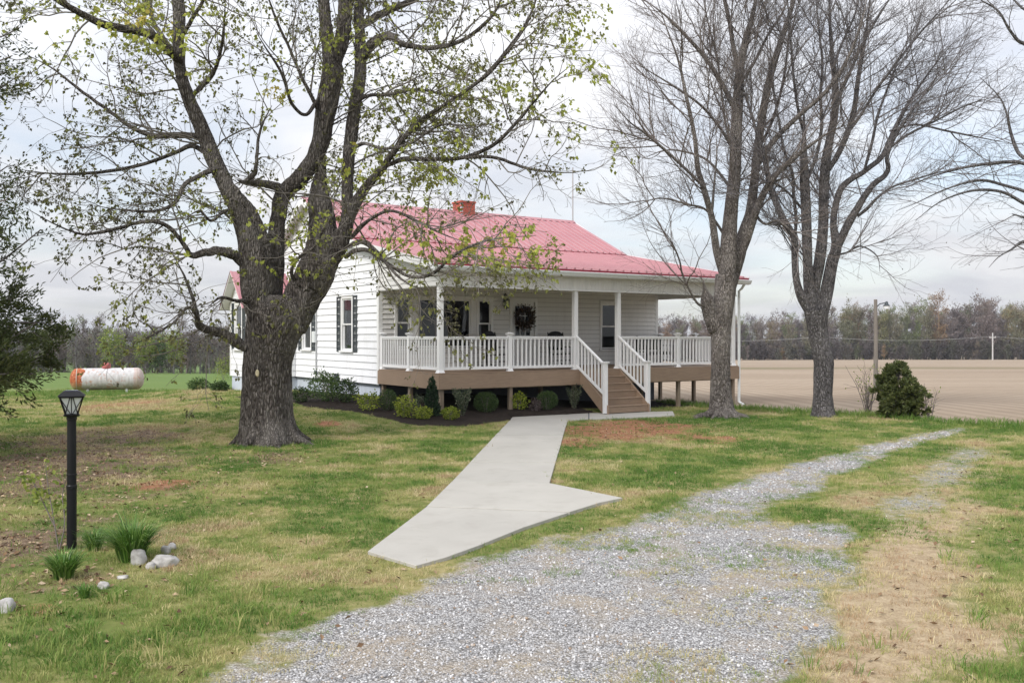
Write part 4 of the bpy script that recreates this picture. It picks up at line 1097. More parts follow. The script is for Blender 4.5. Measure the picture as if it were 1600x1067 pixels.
# ------------------------------------------------------------------ porch furniture
def rocking_chair():
    t = empty('rocking_chair')
    mt = M['black']
    MB().hexa([(-0.27, -0.26, 0.40), (0.27, -0.26, 0.40), (0.25, 0.24, 0.36), (-0.25, 0.24, 0.36), (-0.27, -0.26, 0.43), (0.27, -0.26, 0.43), (0.25, 0.24, 0.39), (-0.25, 0.24, 0.39)]).build('seat', mt, t)
    for s in (-1, 1):
        MB().tube([(s*0.25, 0.22, 0.06), (s*0.255, 0.25, 0.45), (s*0.265, 0.40, 1.10)], [0.02, 0.024, 0.018], 8).build('back_post', mt, t)
        MB().tube([(s*0.28, -0.24, 0.05), (s*0.28, -0.24, 0.62)], 0.022, 8).build('front_leg', mt, t)
        pts = [(s*0.265, -0.42+0.1*i, 0.02+0.05*abs((-0.42+0.1*i)/0.5)**2) for i in range(11)]
        MB().tube(pts, 0.02, 6).build('rocker', mt, t)
        MB().box(s*0.29-0.045, s*0.29+0.045, -0.31, 0.28, 0.615, 0.64).build('arm', mt, t)
    for z, y in ((0.56, 0.27), (1.03, 0.385)):
        MB().box(-0.255, 0.255, y-0.012, y+0.012, z-0.04, z+0.04).build('back_rail', mt, t)
    crest = MB(); crest.add([(-0.24, 0.385, 1.06), (-0.14, 0.39, 1.12), (0, 0.39, 1.14), (0.14, 0.39, 1.12), (0.24, 0.385, 1.06), (-0.24, 0.41, 1.06), (-0.14, 0.415, 1.12), (0, 0.415, 1.14), (0.14, 0.415, 1.12), (0.24, 0.41, 1.06)],
        [(0, 1, 2, 3, 4), (9, 8, 7, 6, 5), (0, 1, 6, 5), (1, 2, 7, 6), (2, 3, 8, 7), (3, 4, 9, 8), (4, 0, 5, 9)]); crest.build('crest_rail', mt, t)
    for i in range(7):
        x = -0.195+0.065*i
        MB().hexa([(x-0.022, 0.262, 0.57), (x+0.022, 0.262, 0.57), (x+0.022, 0.280, 0.57), (x-0.022, 0.280, 0.57), (x-0.022, 0.376, 1.02), (x+0.022, 0.376, 1.02), (x+0.022, 0.394, 1.02), (x-0.022, 0.394, 1.02)]).build('back_slat', mt, t)
    for z in (0.2,):
        MB().tube([(-0.27, -0.24, z), (0.27, -0.24, z)], 0.012, 6).build('stretcher', mt, t)
    return t
def copy_tree(o, parent=None):
    c = o.copy(); COL.objects.link(c); c.parent = parent
    for ch in list(o.children): copy_tree(ch, c)
    return c
rc = rocking_chair()
chairs = [(3.55, -1.0, 12, 'black wooden rocking chair between the wide window and the wreath door'),
          (5.95, -1.0, -14, 'black wooden rocking chair on the porch just right of the wreath door')]
for i, (x, y, a, lab) in enumerate(chairs):
    o = rc if i == 0 else copy_tree(rc)
    X, Y = hw(x, y); o.location = (X, Y, ZDK+0.002); o.rotation_euler = (0, 0, HANG+R(a))
    tag(o, lab, 'chair', 'black rocking chairs on the porch')
def bench():
    t = empty('porch_bench'); mt = M['black']; L = 0.62
    for i in range(5): MB().box(-L, L, -0.24+i*0.1, -0.155+i*0.1, 0.42, 0.445).build('seat_slat', mt, t)
    for s in (-1, 1):
        MB().box(s*L-0.03, s*L+0.03, -0.25, -0.19, 0, 0.64).build('leg', mt, t)
        MB().box(s*L-0.03, s*L+0.03, 0.24, 0.30, 0, 0.98).build('leg', mt, t)
        MB().box(s*L-0.045, s*L+0.045, -0.28, 0.26, 0.641, 0.665).build('arm', mt, t)
    MB().box(-L, L, 0.25, 0.29, 0.86, 0.96).build('back_rail', mt, t); MB().box(-L, L, 0.25, 0.29, 0.50, 0.56).build('back_rail', mt, t)
    MB().box(-L, L, -0.23, -0.20, 0.34, 0.415).build('apron', mt, t)
    for i in range(13): x = -L+0.08+i*(2*L-0.16)/12; MB().box(x-0.03, x+0.03, 0.26, 0.28, 0.561, 0.859).build('back_slat', mt, t)
    return t
b = bench(); X, Y = hw(9.95, -1.15); b.location = (X, Y, ZDK+0.002); b.rotation_euler = (0, 0, HANG+R(4))
tag(b, 'black slatted bench standing at the open far end of the porch', 'bench')

def leaf_cards(P, Nrm, L, Wd, rng, droop=0.0, fold=True):
    """rhombic leaves at points P with directions Nrm; returns verts, quads, var"""
    n = len(P); d = Nrm/np.linalg.norm(Nrm, axis=1, keepdims=True)
    r = rng.normal(size=(n, 3)); s = np.cross(d, r); s /= np.linalg.norm(s, axis=1, keepdims=True)+1e-9
    nn = np.cross(d, s)
    L = np.broadcast_to(L, (n,))[:, None]; Wd = np.broadcast_to(Wd, (n,))[:, None]
    a = P; m = P+d*L*0.5; tip = P+d*L+np.array([0, 0, -1])*droop*L
    l_ = m+s*Wd*0.5+nn*Wd*0.18; r_ = m-s*Wd*0.5+nn*Wd*0.18
    V = np.stack([a, l_, tip, r_], 1).reshape(-1, 3)
    i = np.arange(n)*4
    if fold:
        Q = np.concatenate([np.stack([i, i+1, i+2], 1), np.stack([i, i+2, i+3], 1)])
    else: Q = np.stack([i, i+1, i+2, i+3], 1)
    return V, Q, np.repeat(rng.random(n), 4)

def wreath():
    x = 5.19; z = EYE+0.63
    X, Y = hw(x, -0.075)
    t = empty('door_wreath', (X, Y, z), HANG); rng = np.random.default_rng(4)
    MB().tube([(0.26*math.cos(a), 0, 0.26*math.sin(a)) for a in np.linspace(0, 2*math.pi, 33)], 0.035, 6).build('ring', M['iron'], t)
    n = 700; a = rng.random(n)*2*math.pi; r = 0.26+rng.normal(0, 0.075, n)
    P = np.stack([r*np.cos(a), rng.normal(-0.02, 0.025, n), r*np.sin(a)], 1)
    D = np.stack([np.cos(a+0.7)+rng.normal(0, .5, n), rng.normal(-0.5, 0.4, n), np.sin(a+0.7)+rng.normal(0, .5, n)], 1)
    V, Q, v = leaf_cards(P, D, 0.10, 0.04, rng)
    V[:, 1] = np.minimum(V[:, 1], 0.02)
    o = link_mesh('dried_leaves', np_mesh('dried_leaves', V, [Q], {'var': ('FLOAT', v)}), m_leaf('wreath_leaf', [(0.0, (0.018, 0.013, 0.010)), (0.6, (0.06, 0.042, 0.026)), (1.0, (0.12, 0.075, 0.04))], 0.1), t)
    tag(o, kind='stuff')
    tag(t, 'round dark dried wreath hanging on the white front door', 'wreath')
wreath()

# ------------------------------------------------------------------ trees
def resample(P, Rd, n):
    """smooth (Catmull-Rom) path through P, n points evenly spaced"""
    P = np.asarray(P, float); Rd = np.asarray(Rd, float)
    if len(P) == 2: t = np.linspace(0, 1, n)[:, None]; return P[0]*(1-t)+P[1]*t, Rd[0]*(1-t[:, 0])+Rd[1]*t[:, 0]
    E = np.concatenate([[2*P[0]-P[1]], P, [2*P[-1]-P[-2]]])
    out, ro = [], []
    for i in range(len(P)-1):
        p0, p1, p2, p3 = E[i], E[i+1], E[i+2], E[i+3]
        for t in np.linspace(0, 1, 12, endpoint=False):
            out.append(0.5*((2*p1)+(-p0+p2)*t+(2*p0-5*p1+4*p2-p3)*t*t+(-p0+3*p1-3*p2+p3)*t**3)); ro.append(Rd[i]*(1-t)+Rd[i+1]*t)
    out.append(P[-1]); ro.append(Rd[-1]); out = np.array(out); ro = np.array(ro)
    s = np.concatenate([[0], np.cumsum(np.linalg.norm(np.diff(out, axis=0), axis=1))])
    q = np.linspace(0, s[-1], n)
    return np.stack([np.interp(q, s, out[:, k]) for k in range(3)], 1), np.interp(q, s, ro)
def tubes(P, Rd, sides, bark=0.0, freq=(6, 3.0), seed=0.0):
    """P (M,n,3), Rd (M,n) -> verts, quads"""
    P = np.asarray(P, float); Mn, n, _ = P.shape
    T = np.gradient(P, axis=1); T /= np.linalg.norm(T, axis=2, keepdims=True)+1e-9
    ch = P[:, -1]-P[:, 0]; ch /= np.linalg.norm(ch, axis=1, keepdims=True)+1e-9
    ref = np.where(np.abs(ch[:, 2:3]) > 0.8, np.array([[1.0, 0.13, 0.07]]), np.array([[0.11, 0.07, 1.0]]))[:, None, :]
    A = np.cross(T, ref); A /= np.linalg.norm(A, axis=2, keepdims=True)+1e-9
    B = np.cross(T, A)
    th = np.arange(sides)*2*math.pi/sides
    dirs = A[:, :, None, :]*np.cos(th)[None, None, :, None] + B[:, :, None, :]*np.sin(th)[None, None, :, None]
    rr = np.broadcast_to(Rd[:, :, None], (Mn, n, sides)).copy()
    if bark:
        s = np.cumsum(np.linalg.norm(np.diff(P, axis=1, prepend=P[:, :1]), axis=2), axis=1)[:, :, None]
        q = np.arange(Mn)[:, None, None]*13.7+seed
        cx = np.cos(th)[None, None, :]; sx = np.sin(th)[None, None, :]
        kk = freq[0]
        rid = np.abs(fbm(cx*kk+q+30, sx*kk+q+30, s*freq[1]+q, 3)-0.5)*2
        lump = fbm(cx*1.3+q+9, sx*1.3+q, s*0.9+q, 3)-0.5
        rr = rr*(1+bark*(0.9*(0.35-rid))+bark*1.6*lump)
    V = P[:, :, None, :]+dirs*rr[..., None]
    i = np.arange(Mn*n*sides).reshape(Mn, n, sides)
    j = np.roll(i, -1, axis=2)
    Q = np.stack([i[:, :-1], j[:, :-1], j[:, 1:], i[:, 1:]], -1).reshape(-1, 4)
    return V.reshape(-1, 3), Q
def offshoots(rng, P, Rd, dens, f0, f1, ang, Lr, rk, up, wob, n, rmin, centre=None, outw=0.0, cap=0.75):
    """side branches of many parents at once; dens = per metre"""
    Mn, m, _ = P.shape
    seg = np.linalg.norm(np.diff(P, axis=1), axis=2); ln = seg.sum(1)
    cnt = rng.poisson(dens*ln*(f1-f0))
    k = np.repeat(np.arange(Mn), cnt)
    if len(k) == 0: return np.zeros((0, n, 3)), np.zeros((0, n))
    f = rng.uniform(f0, f1, len(k)); x = f*(m-1); i = np.minimum(x.astype(int), m-2); w = (x-i)[:, None]
    p = P[k, i]*(1-w)+P[k, i+1]*w; r = Rd[k, i]*(1-w[:, 0])+Rd[k, i+1]*w[:, 0]
    t = P[k, i+1]-P[k, i]; t /= np.linalg.norm(t, axis=1, keepdims=True)+1e-9
    q = rng.normal(size=(len(k), 3))
    if centre is not None:
        o = p-np.asarray(centre); o[:, 2] *= 0.3; o /= np.linalg.norm(o, axis=1, keepdims=True)+1e-9; q = q+o*outw
    q -= t*(q*t).sum(1, keepdims=True); q /= np.linalg.norm(q, axis=1, keepdims=True)+1e-9
    a = np.radians(rng.uniform(ang[0], ang[1], len(k)))[:, None]
    d = t*np.cos(a)+q*np.sin(a)
    L = np.minimum(rng.uniform(Lr[0], Lr[1], len(k))*(1.15-0.55*f), ln[k]*cap)
    r0 = np.minimum(r*0.62, rk*L+rmin)
    out = np.zeros((len(k), n, 3)); out[:, 0] = p
    st = (L/(n-1))[:, None]
    for j in range(1, n):
        d = d+rng.normal(size=d.shape)*wob+np.array([0, 0, up]); d /= np.linalg.norm(d, axis=1, keepdims=True)
        out[:, j] = out[:, j-1]+d*st
    tp = np.linspace(1, 0.28, n)[None, :]
    return out, np.maximum(r0[:, None]*tp, rmin)
def join(parts):
    V, Q, k = [], [], 0
    for v, q in parts:
        V.append(v); Q.append(q+k); k += len(v)
    return np.concatenate(V), np.concatenate(Q)
def rebase(V, o): return V-np.asarray(o)[None, :]

def limbs_from_px(L, Y0):
    """L: list of (depth offset at the end, [(u,v,width px)...]) -> paths; depth grows along the limb"""
    out = []
    for e in L:
        dy0, dy1, pts = e
        n = len(pts); P, Rr = [], []
        for i, (u, v, w) in enumerate(pts):
            q = i/(n-1); Y = Y0+dy0+(dy1-dy0)*q
            P.append(at(u, v, Y)); Rr.append(w/2/F*Y*0.885)
        out.append((P, Rr))
    return out
def taper(Rd, last=0.3, tip=0.005):
    n = len(Rd); f = np.linspace(0, 1, n)
    return np.where(f > 1-last, tip+(Rd-tip)*np.clip((1-f)/last, 0, 1)**0.8, Rd)

def build_maple():
    rng = np.random.default_rng(31)
    base = on_ground(421, 692); Y0 = base[1]
    L = [  # dy at start, dy at end, pixels
     (0, 0, [(423,712,108),(421,690,98),(417,655,88),(416,610,83),(418,565,84),(425,525,93),(432,497,100),(436,478,92),(437,462,60)]),
     (-.1, -.8, [(410,525,50),(404,475,60),(400,435,56),(394,395,46),(386,362,38),(372,330,29),(354,292,27),(336,252,27),(318,208,25),(297,160,22),(284,120,20),(279,80,19),(279,45,20),(279,0,21),(272,-80,15),(264,-170,10),(252,-260,5)]),
     (.1, -.5, [(420,480,46),(416,420,34),(409,372,24),(392,332,20),(372,302,18),(350,270,18)]),
     (.2, .5, [(424,490,50),(427,425,38),(431,375,29),(435,335,26),(443,303,28),(470,278,29),(490,250,29),(501,222,31),(507,190,34),(513,155,37),(520,115,38),(516,80,26),(509,40,21),(506,0,20),(500,-70,16),(488,-160,11),(478,-260,6)]),
     (.4, .8, [(519,118,26),(529,80,26),(537,45,25),(540,0,24),(546,-80,19),(556,-180,13),(560,-270,6)]),
     (0, .5, [(438,545,50),(452,505,66),(474,462,62),(494,425,64),(505,390,58),(504,350,46),(500,310,38),(500,280,32),(504,250,27),(508,215,20)]),
     (.1, .4, [(500,430,40),(524,398,34),(538,362,26),(546,335,25),(560,310,19),(577,287,15),(600,260,12),(620,230,10),(642,205,8),(690,167,7),(748,128,6),(795,75,5),(830,20,4),(850,-50,3)]),
     (.2, 1.2, [(530,385,22),(541,335,20),(543,290,20),(545,245,21),(550,200,23),(557,155,22),(563,112,21),(562,60,18),(560,25,18),(563,0,17),(575,-80,14),(600,-170,9),(615,-260,5)]),
     (1.0, 2.0, [(563,45,15),(585,28,14),(612,15,12),(655,-4,10),(720,-40,8),(800,-70,4)]),
     (.7, -1.2, [(562,100,20),(580,70,19),(598,59,15),(612,58,13),(622,66,11),(640,72,9),(680,75,8),(725,62,7),(765,30,6),(788,-10,5),(810,-70,3)]),
     (-.3, -1.6, [(386,545,24),(352,523,18),(335,517,16),(320,513,14),(311,508,14),(308,496,9),(300,462,6),(285,425,5),(268,395,3)]),
     (-1.2, -2.6, [(311,500,7),(295,480,6),(270,505,4),(235,525,4),(205,540,2)]),
     (-.2, -2.4, [(390,420,26),(370,403,17),(350,393,16),(328,393,14),(300,399,10),(291,388,8),(272,363,7),(252,349,7),(222,347,6),(180,358,6),(130,366,5),(85,350,4),(40,325,3)]),
     (-.5, .5, [(318,214,20),(300,212,12),(270,212,11),(240,212,9),(205,199,7),(165,170,6),(120,137,5),(80,106,4),(40,85,3)]),
     (-.6, -3.0, [(283,95,26),(268,82,19),(248,64,17),(228,52,15),(195,46,14),(160,38,13),(120,18,11),(70,-10,8),(0,-45,5)]),
     (-.6, 1.5, [(283,110,14),(262,70,9),(240,35,8),(233,0,7),(225,-50,5)]),
     (-.5, -1.4, [(345,262,14),(318,272,9),(290,288,8),(272,318,7),(240,330,5),(190,328,4),(140,320,2)]),
     (-.5, .6, [(322,240,14),(300,228,9),(275,238,7),(230,255,6),(170,268,6),(90,272,5),(30,265,3)]),
     (.3, -.8, [(450,304,22),(430,291,15),(410,287,13),(390,286,11),(378,284,10),(370,281,8)]),
     (-.5, -.6, [(380,284,9),(396,274,10),(400,258,7),(404,215,5),(412,190,4),(425,165,3)]),
     (.3, -.9, [(505,190,9),(488,155,7),(470,118,6),(452,75,5),(435,40,5),(420,0,4),(400,-50,3)]),
     (.2, -1.5, [(500,150,8),(478,180,6),(455,160,6),(440,115,5),(415,75,4),(400,50,3)]),
     (.2, -1.6, [(598,262,12),(630,249,9),(665,249,8),(720,247,7),(765,230,7),(800,200,6),(830,165,5),(862,128,4),(895,100,3)]),
     (-.9, -1.3, [(720,247,6),(770,246,6),(820,262,5),(865,269,4),(900,270,3)]),
     (.1, -1.7, [(590,272,9),(625,225,8),(655,190,7),(700,160,6),(760,118,6),(808,62,5),(840,10,4)]),
     (0, -2.6, [(540,402,13),(556,392,9),(575,391,7),(600,408,6),(640,432,6),(675,428,6),(705,402,5),(735,385,5),(775,373,4),(838,368,3)]),
     (0, -2.2, [(545,385,12),(565,378,8),(590,395,7),(615,425,5),(640,445,3),(665,452,2)]),
     (.1, -1.8, [(548,372,12),(575,345,6),(610,330,5),(650,345,5),(690,365,4),(730,380,2)]),
     (.0, -1.6, [(470,450,8),(455,425,6),(470,400,5),(492,385,5),(510,350,4),(530,330,2)]),
     (.2, -1.2, [(548,232,10),(570,225,6),(600,232,5),(640,225,5),(690,195,4),(740,205,3)]),
     (.4, -.8, [(548,165,9),(575,150,6),(610,148,6),(650,140,5),(700,150,4),(760,160,3)]),
     (-.6, -2.2, [(283,60,8),(300,30,7),(318,0,6),(335,-50,4)]),
     (-.3, -2.2, [(300,150,10),(330,120,7),(345,80,6),(350,40,5),(352,0,4)]),
     (-.2, -2.0, [(375,330,10),(352,330,6),(330,345,5),(312,330,4),(290,340,3)]),
     (-.2, -1.6, [(392,470,12),(370,470,6),(345,465,5),(325,480,3)]),
    ]
    lim = limbs_from_px(L, Y0)
    root = empty('maple_tree', base)
    tag(root, 'huge old maple with thick forked trunk and young green leaves', 'tree')
    parts = []
    # trunk with flared foot
    P, Rd = resample(*lim[0], 130)
    v, q = tubes(P[None], Rd[None], 120, 0.12, (10.5, 2.4), 3)
    ctr = P[:1].mean(0)
    ang = np.arctan2(v[:, 1]-P[0, 1], v[:, 0]-P[0, 0]); h = v[:, 2]-base[2]
    lob = 0.5+0.5*np.cos(ang*5+0.9+0.6*np.sin(ang*2))
    fl = np.exp(-np.maximum(h, 0)/0.20)*(0.04+0.20*lob**2) + np.exp(-np.maximum(h, 0)/0.7)*0.06*lob
    cxy = np.stack([np.interp(v[:, 2], P[:, 2], P[:, 0]), np.interp(v[:, 2], P[:, 2], P[:, 1])], 1)
    v[:, :2] = cxy+(v[:, :2]-cxy)*(1+fl[:, None])
    parts.append((v, q))
    for k, (p, r) in enumerate(lim[1:]):
        mx = max(r)
        if mx > 0.15: n, s, b = 130, 56, 0.13
        elif mx > 0.08: n, s, b = 70, 20, 0.10
        else: n, s, b = 48, 9, 0.05
        pp, rr = resample(p, r, n)
        rr = taper(rr*np.interp(np.arange(n)/n, [0, 0.10], [0.55, 1.0]), 0.3 if k != 5 else 0.05)
        pp = pp + (np.stack([fbm(np.arange(n)*0.35, k*3.1, j, 2) for j in (1.5, 7.5, 13.5)], 1)-0.5)*np.minimum(rr*0.8, 0.05)[:, None]
        parts.append(tubes(pp[None], rr[None], s, b, (5.0, 2.6), k*2.0))
    for a, ln, rr in ((-0.35, 0.75, 0.13), (0.25, 0.5, 0.11), (-1.15, 0.75, 0.12), (-1.95, 0.5, 0.12), (-2.7, 0.4, 0.10), (3.0, 0.35, 0.11), (1.3, 0.5, 0.12)):   # surface roots
        c, s = math.cos(a), math.sin(a); bx, by = base[0], base[1]
        pts = [(bx+c*0.42, by+s*0.42, 0.34), (bx+c*0.60, by+s*0.60, 0.14), (bx+c*(0.60+ln*0.35), by+s*(0.60+ln*0.35)+0.05, 0.035), (bx+c*(0.60+ln*0.7), by+s*(0.60+ln*0.7), -0.06)]
        pp, rr2 = resample(pts, [rr, rr*0.8, rr*0.5, rr*0.25], 26)
        parts.append(tubes(pp[None], rr2[None], 14, 0.12, (3, 3.0), a))
    V, Q = join(parts)
    link_mesh('trunk', np_mesh('trunk', rebase(V, base), [Q], smooth=True), M['bark_maple'], root)
    sc_ = MB(); sc_.add([(0.04*math.cos(t), 0, 0.075*math.sin(t)) for t in np.linspace(0, 6.28, 13)[:-1]]+[(0.028*math.cos(t), -0.02, 0.055*math.sin(t)) for t in np.linspace(0, 6.28, 13)[:-1]], [tuple(range(12, 24))]+[(i, (i+1) % 12, 12+(i+1) % 12, 12+i) for i in range(12)])
    p = at(402, 583, Y0-0.60); o = sc_.build('bark_scar', m_flat('bare_wood', (0.45, 0.40, 0.26), (0.55, 0.48, 0.33)), root, loc=(p[0]-base[0], p[1]-base[1], p[2]-base[2]))
    o['label'] = 'small pale patch of bare wood on the trunk'
    # branches
    n0 = 40
    PL = np.stack([resample(p, r, n0)[0] for p, r in lim[1:]]); RL = np.stack([resample(p, r, n0)[1] for p, r in lim[1:]])
    cen = (base[0]+0.3, base[1], 6.5)
    B1, R1 = offshoots(rng, PL, RL, 3.6, 0.18, 1.0, (35, 75), (0.9, 2.7), 0.007, 0.02, 0.16, 10, 0.0045, cen, 1.0)
    ends = PL[:, -1]                                    # keep going at the limb tips
    B2, R2 = offshoots(rng, B1, R1, 5.0, 0.15, 1.0, (30, 70), (0.35, 1.15), 0.006, 0.015, 0.18, 7, 0.0033, cen, 0.5)
    B3, R3 = offshoots(rng, B2, R2, 5.0, 0.2, 1.0, (30, 70), (0.12, 0.4), 0.006, 0.02, 0.2, 4, 0.0026)
    V, Q = join([tubes(B1, R1, 5), tubes(B2, R2, 4), tubes(B3, R3, 3)])
    link_mesh('branches', np_mesh('branches', rebase(V, base), [Q], smooth=True), M['twig_maple'], root)['kind'] = 'stuff'
    # leaves: little clusters at the twig ends, fresh green in some clumps, backlit darkness put into the colour of others
    tipP = np.concatenate([B3[:, -1], B2[:, -1], B3[:, 2]]); tipD = np.concatenate([B3[:, -1]-B3[:, -2], B2[:, -1]-B2[:, -2], B3[:, 2]-B3[:, 1]])
    tu, tv = CX+F*tipP[:, 0]/tipP[:, 1], HV-F*(tipP[:, 2]-EYE)/tipP[:, 1]
    thin_ = np.where((tu > 670) & (tu < 900) & (tv > 290) & (tv < 352), 0.25, 1.0)
    sel = rng.random(len(tipP)) < thin_*np.concatenate([np.full(len(B3), 0.75), np.full(len(B2), 0.8), np.full(len(B3), 0.2)])
    tipP, tipD = tipP[sel], tipD[sel]
    # clumps where the photograph shows brighter leaves
    u = CX+F*tipP[:, 0]/tipP[:, 1]; v_ = HV-F*(tipP[:, 2]-EYE)/tipP[:, 1]
    g = np.zeros(len(tipP))
    for cu, cv, ru, rv, s in ((430,150,45,45,1.0),(230,30,150,35,0.8),(60,60,70,40,0.7),(760,380,90,30,0.9),(640,400,80,40,0.8),(560,260,60,60,0.55),(680,260,90,60,0.5),(470,350,60,50,0.6),(720,150,80,40,0.45),(930,100,60,90,0.6),(530,70,60,30,0.6),(290,60,30,60,0.5),(450,420,50,40,0.5)):
        g = np.maximum(g, s*np.exp(-(((u-cu)/ru)**2+((v_-cv)/rv)**2)))
    cl = fbm(tipP[:, 0]*1.1, tipP[:, 1]*1.1, tipP[:, 2]*1.1, 3)
    tone = np.clip(0.20+0.75*g+(cl-0.5)*1.2, 0, 1)
    k = rng.integers(3, 6, len(tipP)) + (tone > 0.55)
    P = np.repeat(tipP, k, 0)+rng.normal(0, 0.022, (k.sum(), 3)); D = np.repeat(tipD/np.linalg.norm(tipD, axis=1, keepdims=True), k, 0)+rng.normal(0, 0.75, (k.sum(), 3))+np.array([0, 0, -0.35])
    tn = np.clip(np.repeat(tone, k)+rng.normal(0, 0.10, k.sum()), 0, 1)
    ls = (0.030+0.036*rng.random(k.sum()))*(0.8+0.75*tn)
    V, Q, _ = leaf_cards(P, D, ls*1.25, ls, rng, 0.25)
    o = link_mesh('leaves', np_mesh('leaves', rebase(V, base), [Q], {'var': ('FLOAT', np.repeat(tn, 4))}),
                  m_leaf('maple_leaf', [(0.0, (0.075, 0.072, 0.04)), (0.3, (0.17, 0.17, 0.065)), (0.5, (0.30, 0.33, 0.08)), (0.8, (0.42, 0.47, 0.09)), (1.0, (0.52, 0.44, 0.12))], 0.4), root)
    tag(o, kind='stuff')
build_maple()

def bare_tree(name, label, L, base, Y0, bark, twig, seed, dens, lens, foot=None, leaves=0.0, up=(0.05, 0.04), ntrunk=1, parts_extra=(), fscale=0.62, thin=0.72):
    rng = np.random.default_rng(seed)
    lim = limbs_from_px(L, Y0)
    root = empty(name, base); tag(root, label, 'tree')
    parts = []
    for k, (p, r) in enumerate(lim):
        mx = max(r)
        n, s, b = (110, 44, 0.10) if k == 0 else (80, 22, 0.09) if mx > 0.09 else (50, 12, 0.07) if mx > 0.05 else (36, 7, 0.03)
        pp, rr = resample(p, r, n)
        if k: rr = taper(rr*(1.0 if mx > 0.075 else thin)*np.interp(np.arange(n)/n, [0, 0.08], [0.7, 1.0]), 0.35)
        v, q = tubes(pp[None], rr[None], s, b, (5.0, 2.6), seed+k*2.0)
        if k == 0 and foot:
            ang = np.arctan2(v[:, 1]-pp[0, 1], v[:, 0]-pp[0, 0]); h = v[:, 2]-base[2]
            lob = 0.5+0.5*np.cos(ang*foot[0]+0.4+0.6*np.sin(ang*2))
            fl = np.exp(-np.maximum(h, 0)/foot[2])*foot[1]*(0.3+lob**2)
            cxy = np.stack([np.interp(v[:, 2], pp[:, 2], pp[:, 0]), np.interp(v[:, 2], pp[:, 2], pp[:, 1])], 1)
            v[:, :2] = cxy+(v[:, :2]-cxy)*(1+fl[:, None])
        parts.append((v, q))
    for (a, ln, rr) in parts_extra:
        c, s = math.cos(a), math.sin(a); bx, by, bz = base; r0 = lim[0][1][1]*0.85
        pts = [(bx+c*r0*0.7, by+s*r0*0.7, bz+0.26), (bx+c*r0*1.4, by+s*r0*1.4, bz+0.09), (bx+c*(r0*1.4+ln*0.5), by+s*(r0*1.4+ln*0.5)+0.04, bz+0.03), (bx+c*(r0*1.4+ln), by+s*(r0*1.4+ln), bz-0.06)]
        pp, r2 = resample(pts, [rr, rr*0.8, rr*0.5, rr*0.25], 22)
        parts.append(tubes(pp[None], r2[None], 10, 0.1, (3, 3.0), a))
    V, Q = join(parts)
    link_mesh('trunk', np_mesh('trunk', rebase(V, base), [Q], smooth=True), bark, root)
    PL = np.stack([resample(p, r, 40)[0] for p, r in lim[ntrunk:]]); RL = np.stack([resample(p, r, 40)[1] for p, r in lim[ntrunk:]])
    cen = (base[0], base[1], base[2]+4.0)
    B1, R1 = offshoots(rng, PL, RL, dens[0], 0.22, 1.0, (25, 62), lens[0], 0.0058, up[0], 0.10, 12, 0.0065*fscale, cen, 1.2, 0.9)
    B2, R2 = offshoots(rng, B1, R1, dens[1], 0.10, 1.0, (22, 58), lens[1], 0.0065, up[1], 0.12, 8, 0.0052*fscale, cen, 0.6)
    B3, R3 = offshoots(rng, B2, R2, dens[2], 0.12, 1.0, (22, 60), lens[2], 0.006, up[1]*0.5, 0.14, 5, 0.0042*fscale, cen, 0.3)
    V, Q = join([tubes(B1, R1, 5), tubes(B2, R2, 4), tubes(B3, R3, 3)])
    link_mesh('branches', np_mesh('branches', rebase(V, base), [Q], smooth=True), twig, root)['kind'] = 'stuff'
    if leaves:
        T = B3[:, -1]; D = B3[:, -1]-B3[:, -2]; sel = rng.random(len(T)) < leaves; T, D = T[sel], D[sel]
        V, Q, v = leaf_cards(T, D+rng.normal(0, .5, D.shape)*np.linalg.norm(D, axis=1, keepdims=True), 0.05, 0.035, rng)
        tag(link_mesh('buds', np_mesh('buds', rebase(V, base), [Q], {'var': ('FLOAT', v)}), m_leaf('bud_'+name, [(0, (0.05, 0.04, 0.03)), (1, (0.13, 0.11, 0.06))]), root), kind='stuff')
    return root

